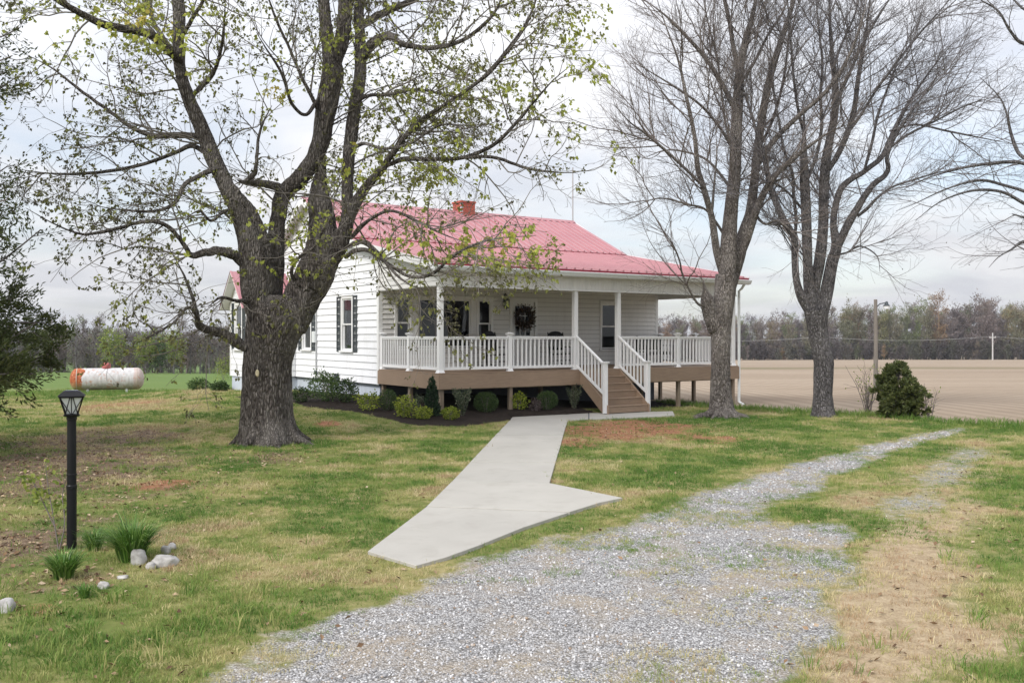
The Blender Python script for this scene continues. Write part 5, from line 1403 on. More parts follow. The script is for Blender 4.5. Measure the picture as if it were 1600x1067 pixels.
def build_bare_trees():
    b1 = on_ground(1128, 652)
    L1 = [(0, 0, [(1128,668,52),(1128,648,43),(1126,610,35),(1126,570,32),(1126,530,33),(1128,495,35),(1132,460,36),(1135,430,38)]),
      (0, -.2, [(1122,520,30),(1110,490,26),(1105,470,24),(1101,452,14),(1099,438,7)]),
      (-.1, .3, [(1133,460,34),(1137,410,30),(1139,370,27),(1143,320,23),(1148,270,21),(1150,210,20),(1154,150,18),(1156,110,15),(1166,60,12),(1178,15,9),(1188,-50,7),(1195,-130,3)]),
      (.2, .9, [(1140,450,32),(1152,400,27),(1164,360,21),(1173,330,18),(1179,280,15),(1185,225,14),(1194,165,13),(1206,110,12),(1222,60,10),(1238,10,9),(1255,-60,6),(1270,-140,3)]),
      (.3, -.6, [(1160,395,16),(1176,345,14),(1192,305,12),(1210,276,10),(1235,252,9),(1262,230,7),(1300,205,5),(1340,190,3)]),
      (.5, -.5, [(1180,265,11),(1200,232,10),(1222,206,9),(1256,174,8),(1290,144,7),(1320,100,6),(1345,40,4),(1360,-30,3)]),
      (0, -1.2, [(1128,425,18),(1119,388,13),(1112,340,11),(1098,290,10),(1090,262,9),(1085,212,7),(1072,150,6),(1060,95,5),(1040,40,4),(1020,-20,3)]),
      (-.5, -1.8, [(1100,292,9),(1075,268,7),(1045,240,7),(1010,210,6),(985,192,5),(960,165,3)]),
      (-.4, -.2, [(1112,335,8),(1115,300,6),(1117,275,5),(1120,240,4),(1118,200,2)]),
      (-.2, -1.3, [(1100,478,8),(1090,474,6),(1078,455,5),(1066,428,5),(1061,405,4),(1046,372,3),(1025,352,2)]),
      (.1, -.6, [(1152,180,10),(1130,135,8),(1105,95,7),(1075,60,6),(1040,25,5),(1000,-5,4)]),
      (.1, -1.0, [(1149,240,9),(1125,200,7),(1095,165,6),(1060,140,5),(1020,115,4),(985,95,3)]),
      (.2, .3, [(1156,115,11),(1146,75,8),(1140,35,7),(1130,-10,6),(1120,-80,3)]),
      (.2, .8, [(1158,130,9),(1180,95,7),(1200,55,6),(1225,15,5),(1240,-40,3)]),
      (.1, 1.6, [(1146,300,8),(1110,255,6),(1080,240,5),(1040,235,4),(1000,250,3)]),
      (.1, -1.0, [(1140,380,8),(1105,330,5),(1075,320,5),(1030,310,4),(985,325,3)]),
      (.6, 1.4, [(1188,230,8),(1210,180,7),(1225,120,6),(1232,60,5),(1236,0,4),(1240,-70,3)]),
      (.3, -.2, [(1150,250,8),(1135,200,6),(1128,150,5),(1120,90,5),(1105,30,4),(1095,-40,3)]),
      (.6, -1.2, [(1175,330,8),(1195,350,6),(1215,345,5),(1240,365,4),(1260,390,2)])]
    bare_tree('bare_tree', 'bare tree with brown flaky trunk and short broken stub beside porch steps', L1, b1, b1[1], M['bark_a'], M['twig_bare'], 51,
              (4.0, 5.2, 6.0), ((1.0, 3.6), (0.45, 1.4), (0.2, 0.7)), (6, 0.28, 0.22), parts_extra=((-0.5, 0.5, 0.10), (0.1, 0.55, 0.09), (-2.7, 0.7, 0.10), (-1.6, 0.45, 0.11), (-2.2, 0.4, 0.09), (-1.0, 0.4, 0.09), (3.0, 0.5, 0.1), (1.5, 0.5, 0.1)))
    b2 = on_ground(1286, 651)
    L2 = [(0, 0, [(1286,665,44),(1286,645,37),(1286,615,32),(1287,585,34),(1287,565,34),(1282,540,31),(1277,510,34),(1275,485,40)]),
      (0, -.4, [(1268,495,18),(1252,465,15),(1244,435,12),(1242,400,12),(1240,370,11),(1225,345,12),(1214,320,11),(1206,300,10),(1200,275,9),(1192,240,8),(1180,200,6),(1165,150,5),(1150,100,3)]),
      (.1, -.1, [(1270,500,26),(1265,455,20),(1262,410,16),(1260,350,17),(1258,300,17),(1256,255,16),(1256,200,14),(1256,172,12),(1256,160,9)]),
      (.2, .6, [(1278,500,26),(1272,455,20),(1280,410,19),(1286,355,17),(1287,310,17),(1290,260,17),(1296,220,14),(1304,180,13),(1305,130,11),(1300,85,9),(1297,40,8),(1296,0,7),(1294,-70,4)]),
      (.2, .9, [(1284,495,28),(1292,455,22),(1300,410,20),(1307,385,18),(1302,350,11),(1306,320,11),(1314,295,11),(1330,280,10),(1345,272,9),(1358,262,9),(1378,245,9),(1392,215,8),(1412,175,7),(1440,130,6),(1470,90,5),(1500,55,3)]),
      (.4, -.6, [(1308,390,16),(1318,365,14),(1328,345,14),(1340,325,12),(1352,305,11),(1366,287,10),(1382,275,9),(1388,262,8),(1386,245,7),(1398,215,6),(1420,180,6),(1450,140,5),(1480,100,3)]),
      (.2, -1.0, [(1340,338,9),(1356,325,8),(1372,308,6),(1395,292,5),(1425,282,5),(1465,270,4),(1510,262,3)]),
      (.0, -.3, [(1240,380,8),(1244,345,8),(1240,305,8),(1238,270,7),(1225,235,6),(1218,195,6),(1210,150,5),(1205,90,4),(1200,20,3)]),
      (.0, .5, [(1258,290,9),(1268,265,9),(1278,235,8),(1284,195,8),(1282,150,7),(1285,100,6),(1280,50,5),(1275,0,4),(1270,-60,3)]),
      (.3, 1.1, [(1292,270,10),(1310,240,10),(1325,205,10),(1335,170,9),(1340,130,8),(1348,80,7),(1356,30,6),(1362,-30,4)]),
      (.4, 1.4, [(1305,160,9),(1325,120,8),(1345,75,7),(1370,30,6),(1395,-10,4),(1420,-60,3)]),
      (.2, -.5, [(1256,210,8),(1246,165,7),(1240,120,6),(1236,70,6),(1232,20,5),(1228,-40,3)]),
      (.0, -.8, [(1228,350,8),(1215,350,9),(1206,352,8)]),
      (.5, .2, [(1350,268,8),(1362,225,7),(1372,180,6),(1390,130,5),(1410,80,4),(1435,30,3)]),
      (.6, 1.4, [(1385,235,7),(1420,210,6),(1460,190,5),(1510,165,4),(1560,150,3)]),
      (.4, -1.4, [(1390,205,7),(1430,195,5),(1480,205,5),(1530,215,4),(1580,225,3)]),
      (.2, -1.4, [(1300,400,7),(1322,395,4),(1345,385,4),(1370,400,3),(1375,425,2)]),
      (.3, .9, [(1320,215,8),(1345,180,7),(1370,140,6),(1400,100,6),(1435,55,5),(1475,10,4),(1510,-30,3)]),
      (.3, 1.2, [(1300,110,7),(1315,70,6),(1335,25,5),(1350,-30,3)]),
      (.2, -.9, [(1256,330,7),(1230,300,5),(1205,285,5),(1180,290,4),(1150,310,3)])]
    bare_tree('bare_tree', 'dark bare tree with many upright limbs between the porch and utility pole', L2, b2, b2[1], M['bark_b'], M['twig_b'], 77,
              (4.2, 5.4, 6.0), ((1.0, 3.6), (0.45, 1.4), (0.2, 0.7)), (4, 0.18, 0.18), leaves=0.03)
    # a third bare tree stands just outside the frame; its limbs reach in
    X = 13.6; Y = 22.5; b3 = (X, Y, float(ground(X, Y)))
    def U(x, z, w): return (CX+F*x/Y, HV-F*(z-EYE)/Y, w)
    L3 = [(0, 0, [U(X, -0.25, 46), U(X, 0.3, 40), U(X, 1.5, 34), U(X-.1, 2.6, 32), U(X, 3.4, 30)]),
      (0, .4, [U(X, 3.0, 24), U(X-.1, 4.6, 18), U(X+.1, 6.6, 14), U(X, 8.6, 9), U(X-.2, 10.5, 4)]),
      (0, -.3, [U(X-.05, 3.0, 17), (1640,360,12), (1612,342,9), (1600,340,8), (1584,335,7), (1581,334,5)]),
      (0, .5, [U(X-.05, 3.4, 16), (1650,290,10), (1600,256,6), (1545,256,6), (1490,266,5), (1440,282,4), (1405,300,3)]),
      (0, -.5, [U(X-.05, 3.2, 16), (1660,330,10), (1610,303,6), (1570,290,5), (1530,282,5), (1480,295,4), (1430,318,3), (1400,330,2)]),
      (0, -.8, [U(X-.05, 3.0, 14), (1650,345,8), (1600,318,6), (1565,300,5), (1520,298,5), (1470,315,4), (1430,345,3)]),
      (0, .9, [U(X, 3.8, 16), (1640,260,10), (1610,250,7), (1592,240,6), (1580,210,6), (1572,175,5), (1560,150,5), (1530,120,3)]),
      (.2, -.2, [U(X-.1, 4.4, 15), (1650,130,10), (1610,75,8), (1592,65,7), (1576,45,6), (1560,18,6), (1535,2,5), (1500,-20,3)]),
      (.2, .6, [U(X-.1, 5.0, 14), (1650,50,9), (1600,15,7), (1580,-5,6), (1550,-40,4)]),
      (0, -1.0, [U(X-.05, 2.8, 12), (1640,380,7), (1600,378,6), (1580,390,4), (1560,402,3), (1545,418,2)]),
      (0, -.6, [U(X+.05, 3.4, 16), U(X+1.5, 4.6, 10), U(X+3, 5.6, 6), U(X+4, 6.0, 3)]),
      (0, 1.4, [U(X+.05, 3.6, 16), U(X+1.2, 5.6, 10), U(X+2.2, 7.6, 6), U(X+2.8, 9.0, 3)])]
    bare_tree('bare_tree', 'bare grey tree whose limbs hang over the grass beside the field', L3, b3, Y, M['bark_b'], M['twig_b'], 93,
              (2.0, 2.6, 3.2), ((0.8, 2.2), (0.4, 1.1), (0.15, 0.5)), (5, 0.2, 0.2), leaves=0.10, up=(0.0, -0.01), thin=0.5)
build_bare_trees()

# ------------------------------------------------------------------ evergreens and shrubs
LEAF = {
 'cedar': m_leaf('cedar_foliage', [(0.0, (0.034, 0.048, 0.018)), (0.5, (0.085, 0.108, 0.036)), (0.85, (0.155, 0.165, 0.055)), (1.0, (0.24, 0.20, 0.085))], 0.25),
 'box': m_leaf('boxwood_leaf', [(0.0, (0.022, 0.042, 0.014)), (0.5, (0.05, 0.088, 0.028)), (1.0, (0.11, 0.165, 0.05))], 0.25),
 'lime': m_leaf('yellow_green_leaf', [(0.0, (0.10, 0.15, 0.02)), (0.5, (0.24, 0.30, 0.04)), (1.0, (0.42, 0.45, 0.08))], 0.35),
 'mid': m_leaf('mid_green_leaf', [(0.0, (0.035, 0.070, 0.022)), (0.5, (0.085, 0.145, 0.045)), (1.0, (0.17, 0.23, 0.08))], 0.3),
 'grey': m_leaf('grey_green_leaf', [(0.0, (0.04, 0.06, 0.035)), (0.5, (0.10, 0.125, 0.075)), (1.0, (0.20, 0.21, 0.14))], 0.25),
 'dark': m_leaf('dark_conifer_leaf', [(0.0, (0.012, 0.03, 0.016)), (0.6, (0.03, 0.058, 0.03)), (1.0, (0.06, 0.10, 0.05))], 0.15),
 'plum': m_leaf('plum_leaf', [(0.0, (0.04, 0.028, 0.03)), (0.6, (0.10, 0.075, 0.075)), (1.0, (0.17, 0.14, 0.12))], 0.25),
 'spring': m_leaf('spring_leaf', [(0.0, (0.12, 0.18, 0.03)), (0.6, (0.24, 0.30, 0.06)), (1.0, (0.36, 0.38, 0.10))], 0.4),
}
def shrub(name, label, loc, w, h, leaf, n, size, seed, shape='round', group=None, stems=5, aspect=0.55, cat='shrub', loose=0.1):
    rng = np.random.default_rng(seed)
    root = empty(name, loc); tag(root, label, cat, group)
    d = rng.normal(size=(n, 3)); d /= np.linalg.norm(d, axis=1, keepdims=True)
    rr = rng.random(n)**0.30
    if shape == 'round':
        lump = 1+loose*2.2*(fbm(d[:, 0]*2.2+seed, d[:, 1]*2.2, d[:, 2]*2.2, 3)-0.5)
        P = d*(rr*lump)[:, None]*np.array([w/2, w/2, h/2])+np.array([0, 0, h*0.50])
        D = d+rng.normal(0, 0.6, (n, 3))
    elif shape == 'cone':
        z = 1-np.sqrt(rng.random(n)); a = rng.random(n)*6.283; rad = (1-z)**0.8*rr*(1+loose*3*(fbm(np.cos(a)*2+seed, np.sin(a)*2, z*5, 3)-0.5))
        P = np.stack([rad*np.cos(a)*w/2, rad*np.sin(a)*w/2, z*h], 1); D = np.stack([np.cos(a)*.6, np.sin(a)*.6, np.full(n, 0.8)], 1)+rng.normal(0, 0.4, (n, 3))
    else:            # upright sprays
        k = 26; a = rng.random(k)*6.283; lean = rng.random(k)**0.7*0.45
        top = np.stack([np.cos(a)*w*lean, np.sin(a)*w*lean, h*(0.65+0.4*rng.random(k))], 1)
        i = rng.integers(0, k, n); t = rng.random(n)**0.7
        P = top[i]*t[:, None]*np.array([1, 1, 1])+rng.normal(0, 0.025, (n, 3)); P[:, 2] = np.maximum(P[:, 2], 0.02)
        D = np.array([0, 0, 0.7])+rng.normal(0, 0.6, (n, 3))
    P[:, 2] = np.maximum(P[:, 2], 0.015)
    V, Q, v = leaf_cards(P, D, size*(0.7+0.6*rng.random(n)), size*aspect, rng)
    V[:, 2] = np.maximum(V[:, 2], 0.0)
    o = link_mesh('foliage', np_mesh('foliage', V, [Q], {'var': ('FLOAT', v)}), LEAF[leaf], root); tag(o, kind='stuff')
    m = MB()
    for i in range(stems):
        a = i*6.283/stems+rng.random(); l = rng.uniform(0.1, 0.3)*w
        m.tube([(0.02*math.cos(a), 0.02*math.sin(a), -0.04), (l*0.5*math.cos(a), l*0.5*math.sin(a), h*0.35), (l*math.cos(a), l*math.sin(a), h*0.75)], [0.012, 0.009, 0.004], 5)
    m.build('stems', M['twig_bare'], root)
    return root

def build_shrubs():
    S = [  # name, label, u, v base, width px, height px, leaf, n, size, shape, group, loose
     ('low_shrub', 'small dark green round shrub by the house wall, next to the maple', 471, 630, 28, 24, 'box', 900, 0.05, 'round', None, 0.3),
     ('leafy_bush', 'large leafy light green bush under the shuttered side window', 508, 628, 48, 46, 'mid', 1500, 0.07, 'round', None, 0.9),
     ('dense_bush', 'dark grey green bush beside the leafy bush at the house wall', 541, 630, 36, 38, 'box', 1300, 0.06, 'round', None, 0.6),
     ('golden_shrub', 'yellow green loose shrub at the corner of the house foundation', 576, 643, 34, 28, 'lime', 420, 0.075, 'round', None, 1.0),
     ('boxwood', 'clipped dark boxwood under the left end of the deck', 606, 643, 30, 33, 'box', 2200, 0.035, 'round', None, 0.12),
     ('golden_shrub', 'bright yellow green shrub in front of the deck corner, tallest of its colour', 631, 654, 30, 32, 'lime', 520, 0.07, 'round', None, 0.9),
     ('low_shrub', 'low light green mound between golden shrub and upright conifer', 660, 657, 28, 18, 'lime', 620, 0.055, 'round', None, 0.5),
     ('wispy_shrub', 'wispy grey green plant just behind the low light green mound', 654, 647, 24, 28, 'grey', 330, 0.06, 'spray', None, 0.5),
     ('upright_conifer', 'narrow upright dark conifer at the porch corner post', 675, 652, 25, 64, 'dark', 1700, 0.075, 'cone', None, 0.35),
     ('low_shrub', 'small bright green mound in front of the porch corner post', 704, 658, 27, 20, 'lime', 700, 0.05, 'round', None, 0.4),
     ('wispy_shrub', 'tall loose grey green shrub beside the large clipped boxwood', 722, 652, 38, 42, 'grey', 900, 0.06, 'spray', None, 0.6),
     ('boxwood', 'largest clipped boxwood ball in front of the deck', 759, 646, 40, 32, 'box', 3200, 0.035, 'round', None, 0.10),
     ('golden_shrub', 'chartreuse shrub at the foot of the middle deck post', 811, 642, 28, 26, 'lime', 360, 0.075, 'round', None, 0.9),
     ('low_shrub', 'small dull purple shrub beside the boxwood near the path', 838, 644, 20, 20, 'plum', 380, 0.05, 'round', None, 0.6),
     ('boxwood', 'clipped boxwood ball beside the small purple shrub', 855, 642, 34, 30, 'box', 2600, 0.035, 'round', None, 0.12),
     ('wispy_shrub', 'loose grey green shrub beside the porch steps', 897, 640, 34, 36, 'grey', 900, 0.06, 'spray', None, 0.6)]
    for i, (nm, lab, u, v, w, h, lf, n, sz, shp, grp, lo) in enumerate(S):
        p = on_ground(u, v); k = p[1]/F
        shrub(nm, lab, (p[0], p[1], p[2]+0.03), w*k, h*k, lf, n, sz, 200+i, shp, grp, loose=lo)
    # bushes beyond the house
    for i, (nm, lab, u, v, w, h, lf, n, sz, lo) in enumerate([
        ('spring_bush', 'yellow green spring bush behind the side room', 349, 594, 34, 36, 'spring', 900, 0.13, 0.9),
        ('low_bush', 'small dark bush on the grass nearer the gas tank', 310, 610, 30, 17, 'mid', 700, 0.10, 0.7),
        ('low_bush', 'small dark bush on the grass nearer the side room', 345, 611, 24, 13, 'box', 600, 0.10, 0.7)]):
        p = on_ground(u, v); k = p[1]/F
        shrub(nm, lab, p, w*k, h*k, lf, n, sz, 260+i, 'round', loose=lo, cat='bush')
build_shrubs()

def cedar(name, label, base, H, Rw, seed, n_br=170, per=210, z0=0.03, card=(0.13, 0.05), lean=(0, 0), cat='tree', keep=None, prof=(0.75, 1.0, 0.95, 0.55, 0.06)):
    """juniper: dense sprays of scale foliage on many ascending branches"""
    rng = np.random.default_rng(seed)
    root = empty(name, base); tag(root, label, cat)
    tr = np.array([[[0, 0, -0.15], [lean[0]*.3, lean[1]*.3, H*.35], [lean[0]*.7, lean[1]*.7, H*.7], [lean[0], lean[1], H*0.98]]])
    tp, trr = resample(tr[0], [H*0.022, H*0.016, H*0.010, 0.01], 30)
    v, q = tubes(tp[None], trr[None], 10, 0.12, (3, 3), seed)
    link_mesh('trunk', np_mesh('trunk', v, [q], smooth=True), M['bark_a'], root)
    f = z0+(1-z0)*rng.random(n_br)**1.15
    a = rng.random(n_br)*6.283
    prof = np.interp(f, [0, 0.12, 0.35, 0.7, 1.0], prof)
    L = Rw*prof*rng.uniform(0.5, 1.3, n_br)
    p0 = np.stack([np.interp(f*H, tp[:, 2], tp[:, j]) for j in range(3)], 1)
    d = np.stack([np.cos(a), np.sin(a), rng.uniform(0.0, 0.45, n_br)+0.5*f], 1); d /= np.linalg.norm(d, axis=1, keepdims=True)
    n = 9; B = np.zeros((n_br, n, 3)); B[:, 0] = p0
    for j in range(1, n):
        d = d+rng.normal(0, 0.09, d.shape)+np.array([0, 0, 0.02]); d /= np.linalg.norm(d, axis=1, keepdims=True); B[:, j] = B[:, j-1]+d*(L/(n-1))[:, None]
    RB = np.linspace(1, 0.25, n)[None]*(0.012*L+0.004)[:, None]
    S2, R2 = offshoots(rng, B, RB, 7.0, 0.25, 1.0, (30, 65), (0.15*Rw, 0.36*Rw), 0.008, 0.02, 0.16, 6, 0.003)
    V, Q = join([tubes(B, RB, 5), tubes(S2, R2, 3)])
    tag(link_mesh('branches', np_mesh('branches', V, [Q]), M['twig_bare'], root), kind='stuff')
    n = int(n_br*per*1.7)
    i = rng.integers(0, len(S2), n); t = 0.15+0.95*rng.random(n)**0.8; x = np.minimum(t, 0.999)*5; k = x.astype(int)
    P = S2[i, k]+(S2[i, np.minimum(k+1, 5)]-S2[i, k])*(x-k)[:, None]+rng.normal(0, 0.035*max(0.6, Rw/2), (n, 3))
    D = (S2[i, 5]-S2[i, 0]); D /= np.linalg.norm(D, axis=1, keepdims=True); D = D+rng.normal(0, 0.55, (n, 3))+np.array([0, 0, 0.1])
    if keep is not None:
        s = keep(P+np.asarray(base)); P, D, i = P[s], D[s], i[s]; n = len(P)
    V, Q, vv = leaf_cards(P, D, card[0]*(0.6+0.8*rng.random(n)), card[1], rng)
    tone = np.clip(0.15+0.5*rng.random(n)+0.5*(fbm(P[:, 0]*1.6, P[:, 1]*1.6, P[:, 2]*1.6, 2)-0.4), 0, 1)
    V[:, 2] = np.maximum(V[:, 2], 0.01)
    tag(link_mesh('foliage', np_mesh('foliage', V, [Q], {'var': ('FLOAT', np.repeat(tone, 4))}), LEAF['cedar'], root), kind='stuff')
    return root
p = (-12.0, 16.6, float(ground(-12.0, 16.6)))
cedar('cedar_tree', 'dark green cedar leaning into view behind the black lamp post', p, 9.4, 3.2, 301, 270, 520, 0.05, (0.10, 0.034), (0.7, 0.2), prof=(0.7, 1.0, 0.85, 0.75, 0.25), keep=lambda q: np.random.default_rng(2).random(len(q)) < np.interp(q[:, 2], [0, 2.6, 3.6, 5], [1.0, 1.0, 0.32, 0.22]))
p = on_ground(1402, 653)
k = p[1]/F
cedar('young_cedar', 'dense dark young cedar at the foot of the utility pole', p, 84*k, 36*k, 302, 120, 80, 0.02, (0.10, 0.045))
p = on_ground(1428, 655)
cedar('young_cedar', 'smaller dark young cedar next to the taller one by the pole', (p[0], p[1]+0.2, p[2]), 60*k, 24*k, 303, 80, 70, 0.02, (0.10, 0.045))

def bare_shrub(label, u, v, h, w, seed, n=16):
    rng = np.random.default_rng(seed); p = on_ground(u, v); k = p[1]/F
    root = empty('bare_shrub', p); tag(root, label, 'shrub', 'bare shrubs by the utility pole')
    H, Wd = h*k, w*k
    B = np.zeros((n, 8, 3)); d = np.stack([rng.normal(0, 0.35, n)*Wd/H*1.4, rng.normal(0, 0.3, n), np.ones(n)], 1); d /= np.linalg.norm(d, axis=1, keepdims=True)
    B[:, 0] = np.stack([rng.normal(0, 0.06, n), rng.normal(0, 0.06, n), np.full(n, -0.05)], 1)
    L = H*rng.uniform(0.55, 1.1, n)
    for j in range(1, 8):
        d = d+rng.normal(0, 0.08, d.shape); d /= np.linalg.norm(d, axis=1, keepdims=True); B[:, j] = B[:, j-1]+d*(L/7)[:, None]
    RB = np.linspace(1, 0.35, 8)[None]*np.full((n, 1), 0.013)
    S, R2 = offshoots(rng, B, RB, 7.0, 0.25, 1.0, (25, 60), (0.15*H, 0.4*H), 0.008, 0.02, 0.14, 5, 0.004)
    Vv, Q = join([tubes(B, RB, 5), tubes(S, R2, 3)])
    link_mesh('stems', np_mesh('stems', Vv, [Q]), M['twig_bare'], root)
    T = np.concatenate([S[:, -1], S[:, 2]]); D = np.concatenate([S[:, -1]-S[:, -2], S[:, 2]-S[:, 1]])
    s = rng.random(len(T)) < 0.5
    V, Q, vv = leaf_cards(T[s], D[s]+rng.normal(0, 0.03, (s.sum(), 3)), 0.06, 0.04, rng)
    tag(link_mesh('leaves', np_mesh('leaves', V, [Q], {'var': ('FLOAT', vv)}), LEAF['spring'], root), kind='stuff')
bare_shrub('thin bare shrub with a few spring leaves left of the young cedar', 1358, 648, 85, 30, 401)
bare_shrub('low thin bare shrub behind the smaller young cedar', 1449, 654, 55, 26, 402, 10)

# ------------------------------------------------------------------ lamp post, gas tank, pole, stones, clumps
def lamp_post():
    p = on_ground(112, 858); t = empty('lamp_post', p, R(24)); H = EYE+(HV-648)/F*p[1]-p[2]
    tag(t, 'black lamp post with square lantern standing among grass clumps and stones', 'lamp post')
    m = MB(); m.lathe([(0.048, -0.10), (0.048, 0.62), (0.052, 0.63), (0.052, 0.66), (0.046, 0.67), (0.044, H-0.06), (0.05, H-0.05), (0.05, H-0.02), (0.075, H-0.015), (0.085, H)], 20)
    m.build('post', M['black'], t, smooth=False)
    q = MB(); q.lathe([(0.051, 0.0), (0.051, 0.012), (0.049, 0.018)], 20, (0, 0, H*0.55)); q.build('collar', M['black'], t)
    b, c, hh = 0.058, 0.108, 0.17; z0 = H+0.012
    cage = MB(); cage.box(-b-0.012, b+0.012, -b-0.012, b+0.012, H, z0); cage.box(-c-0.012, c+0.012, -c-0.012, c+0.012, z0+hh, z0+hh+0.016)
    def P3(f, side, s):      # point on the tapered face
        r = b+(c-b)*f; x = s*r
        return [(x, -r), (r, x), (-x, r), (-r, -x)][side]+(z0+hh*f,)
    for sd in range(4):
        cage.tube([P3(0, sd, -1), P3(1, sd, -1)], 0.008, 5)
        for (f0, s0, f1, s1) in ((0, -1, 1, -0.15), (0, 1, 1, 0.15), (0, -0.15, 1, -1), (0, 0.15, 1, 1), (0, 0, 1, 0)):
            cage.tube([P3(f0, sd, s0*0.98), P3(f1, sd, s1*0.98)], 0.0045, 4)
    cage.build('lantern_cage', M['black'], t)
    g = MB(); e = 0.012
    g.hexa([(-b+e, -b+e, z0+.002), (b-e, -b+e, z0+.002), (b-e, b-e, z0+.002), (-b+e, b-e, z0+.002), (-c+e, -c+e, z0+hh-.002), (c-e, -c+e, z0+hh-.002), (c-e, c-e, z0+hh-.002), (-c+e, c-e, z0+hh-.002)])
    g.build('lantern_glass', M['frost'], t)
    cap = MB(); zc = z0+hh+0.017; k = c+0.022; s = 0.075
    cap.hexa([(-k, -k, zc), (k, -k, zc), (k, k, zc), (-k, k, zc), (-s, -s, zc+0.05), (s, -s, zc+0.05), (s, s, zc+0.05), (-s, s, zc+0.05)]); cap.box(-k, k, -k, k, zc-0.001, zc+0.0)
    cp = cap.build('cap', M['black'], t); MB().box(-0.06, 0.06, -0.06, 0.06, zc+0.051, zc+0.056).build('solar_panel', m_paint('solar_cell', (0.02, 0.025, 0.06), 0.15, 0.0), cp)
lamp_post()

def mk_tank():
    t = NT('tank_paint'); c = t.coord('Object')
    x = t.n.new('ShaderNodeSeparateXYZ'); t.set(x.inputs[0], c)
    n1 = t.noise(c, 2.3, 6, 0.62, 0.6); n2 = t.noise(t.mapv(c, (3, 3, 0.7)), 3.0, 5); n3 = t.noise(c, 9, 5)
    base = t.mix(t.ramp(n2, [(0.35, 0.0), (0.7, 1.0)]), (0.62, 0.61, 0.62), (0.44, 0.42, 0.42))
    grime = t.mix(t.ramp(t.math('ADD', x.outputs[2], t.math('MULTIPLY', t.math('SUBTRACT', n1, 0.5), 0.8)), [(0.02, 1.0), (0.45, 0.0)]), base, (0.16, 0.13, 0.09))
    endL = t.ramp(t.math('ADD', t.math('ABSOLUTE', x.outputs[0]), t.math('MULTIPLY', t.math('SUBTRACT', n1, 0.5), 0.22)), [(0.0, 0.0), (1.0, 1.0)])
    e1 = t.math('GREATER_THAN', t.math('ADD', t.math('MULTIPLY', x.outputs[0], -1.0), t.math('MULTIPLY', t.math('SUBTRACT', n1, 0.5), 0.9)), 1.08)
    e2 = t.math('MULTIPLY', t.math('GREATER_THAN', t.math('ADD', x.outputs[0], t.math('MULTIPLY', t.math('SUBTRACT', n1, 0.5), 0.3)), 1.2), 0.55)
    rust = t.ramp(n3, [(0.35, (0.24, 0.055, 0.025)), (0.6, (0.42, 0.13, 0.05)), (0.75, (0.50, 0.38, 0.22))])
    up = t.ramp(t.math('ADD', x.outputs[2], t.math('MULTIPLY', n1, 0.4)), [(0.45, 0.0), (0.75, 1.0)])
    col = t.mix(t.math('MULTIPLY', e1, 1.0), grime, t.mix(up, (0.42, 0.36, 0.20), rust))
    col = t.mix(e2, col, (0.48, 0.33, 0.28))
    col = t.mix(t.math('MULTIPLY', t.ramp(n3, [(0.52, 0.0), (0.66, 1.0)]), t.ramp(n1, [(0.46, 0.0), (0.58, 0.8)])), col, rust)
    return t.principled(col, 0.7, 0.3)
def gas_tank():
    p = on_ground(168, 614); k = p[1]/F; Lh = 107*k/2; r = 17.0*k
    t = empty('gas_tank', p, R(20)); tag(t, 'rusty white horizontal gas tank with red dome on the grass', 'tank')
    zc = 0.16+r
    prof = [(r*math.sqrt(max(0, 1-((abs(x)-(Lh-r*0.62))/(r*0.62))**2)) if abs(x) > Lh-r*0.62 else r, x) for x in
            [-Lh+0.002]+[-Lh+r*0.62*(1-math.cos(a)) for a in np.linspace(0.25, 1.57, 9)]+[-Lh*0.4, -Lh*0.1, Lh*0.2, Lh*0.5]+[Lh-r*0.62*(1-math.cos(a)) for a in np.linspace(1.57, 0.25, 9)]+[Lh-0.002]]
    b = MB(lambda q: (q[2], q[1], zc+q[0])); b.lathe(prof, 40); b.build('shell', mk_tank(), t, smooth=True)
    for x in (-Lh+r*0.62, Lh-r*0.62):
        w = MB(lambda q: (q[2]+x, q[1], zc+q[0])); w.lathe([(r+0.006, -0.018), (r+0.012, 0), (r+0.006, 0.018)], 40); w.build('weld_seam', m_flat('seam_rust', (0.40, 0.33, 0.27), (0.55, 0.5, 0.45)), t)
    for x in (-Lh*0.52, Lh*0.52):
        for y in (-0.22, 0.22):
            MB().box(x-0.045, x+0.045, y-0.03, y+0.03, -0.12, 0.26).build('leg', M['gutter'], t)
    dm = MB(); dm.lathe([(0.20, zc+r-0.06), (0.20, zc+r+0.17), (0.19, zc+r+0.22), (0.12, zc+r+0.26), (0.02, zc+r+0.27)], 20, (-0.05, 0, 0))
    dm.build('dome', m_flat('faded_red', (0.40, 0.09, 0.09), (0.52, 0.20, 0.19), 0.6), t, smooth=True)
gas_tank()

def utility_pole():
    Y = 47.0; X = (1368-CX)/F*Y; g = float(ground(X, Y)); top = EYE+(HV-468)/F*Y
    t = empty('utility_pole', (X, Y, g)); H = top-g
    tag(t, 'wooden utility pole with a yard light on a short arm', 'utility pole')
    MB().tube([(0, 0, -0.3), (0.02, 0, H*0.5), (0.0, 0, H)], [0.115, 0.10, 0.085], 12).build('pole', M['pole'], t)
    MB().tube([(0.06, 0, H-0.38), (0.22, 0, H-0.22), (0.45, 0, H-0.18), (0.55, 0, H-0.20)], 0.03, 6).build('arm', M['shutter'], t)
    l = MB(); l.lathe([(0.03, 0.16), (0.07, 0.12), (0.09, 0.02), (0.17, -0.06), (0.18, -0.08)], 14, (0.56, 0, H-0.25)); l.build('lamp_head', M['shutter'], t, smooth=True)
    MB().lathe([(0.14, -0.22), (0.16, -0.10), (0.165, -0.081)], 14, (0.56, 0, H-0.25)).build('lens', M['frost'], t)
utility_pole()
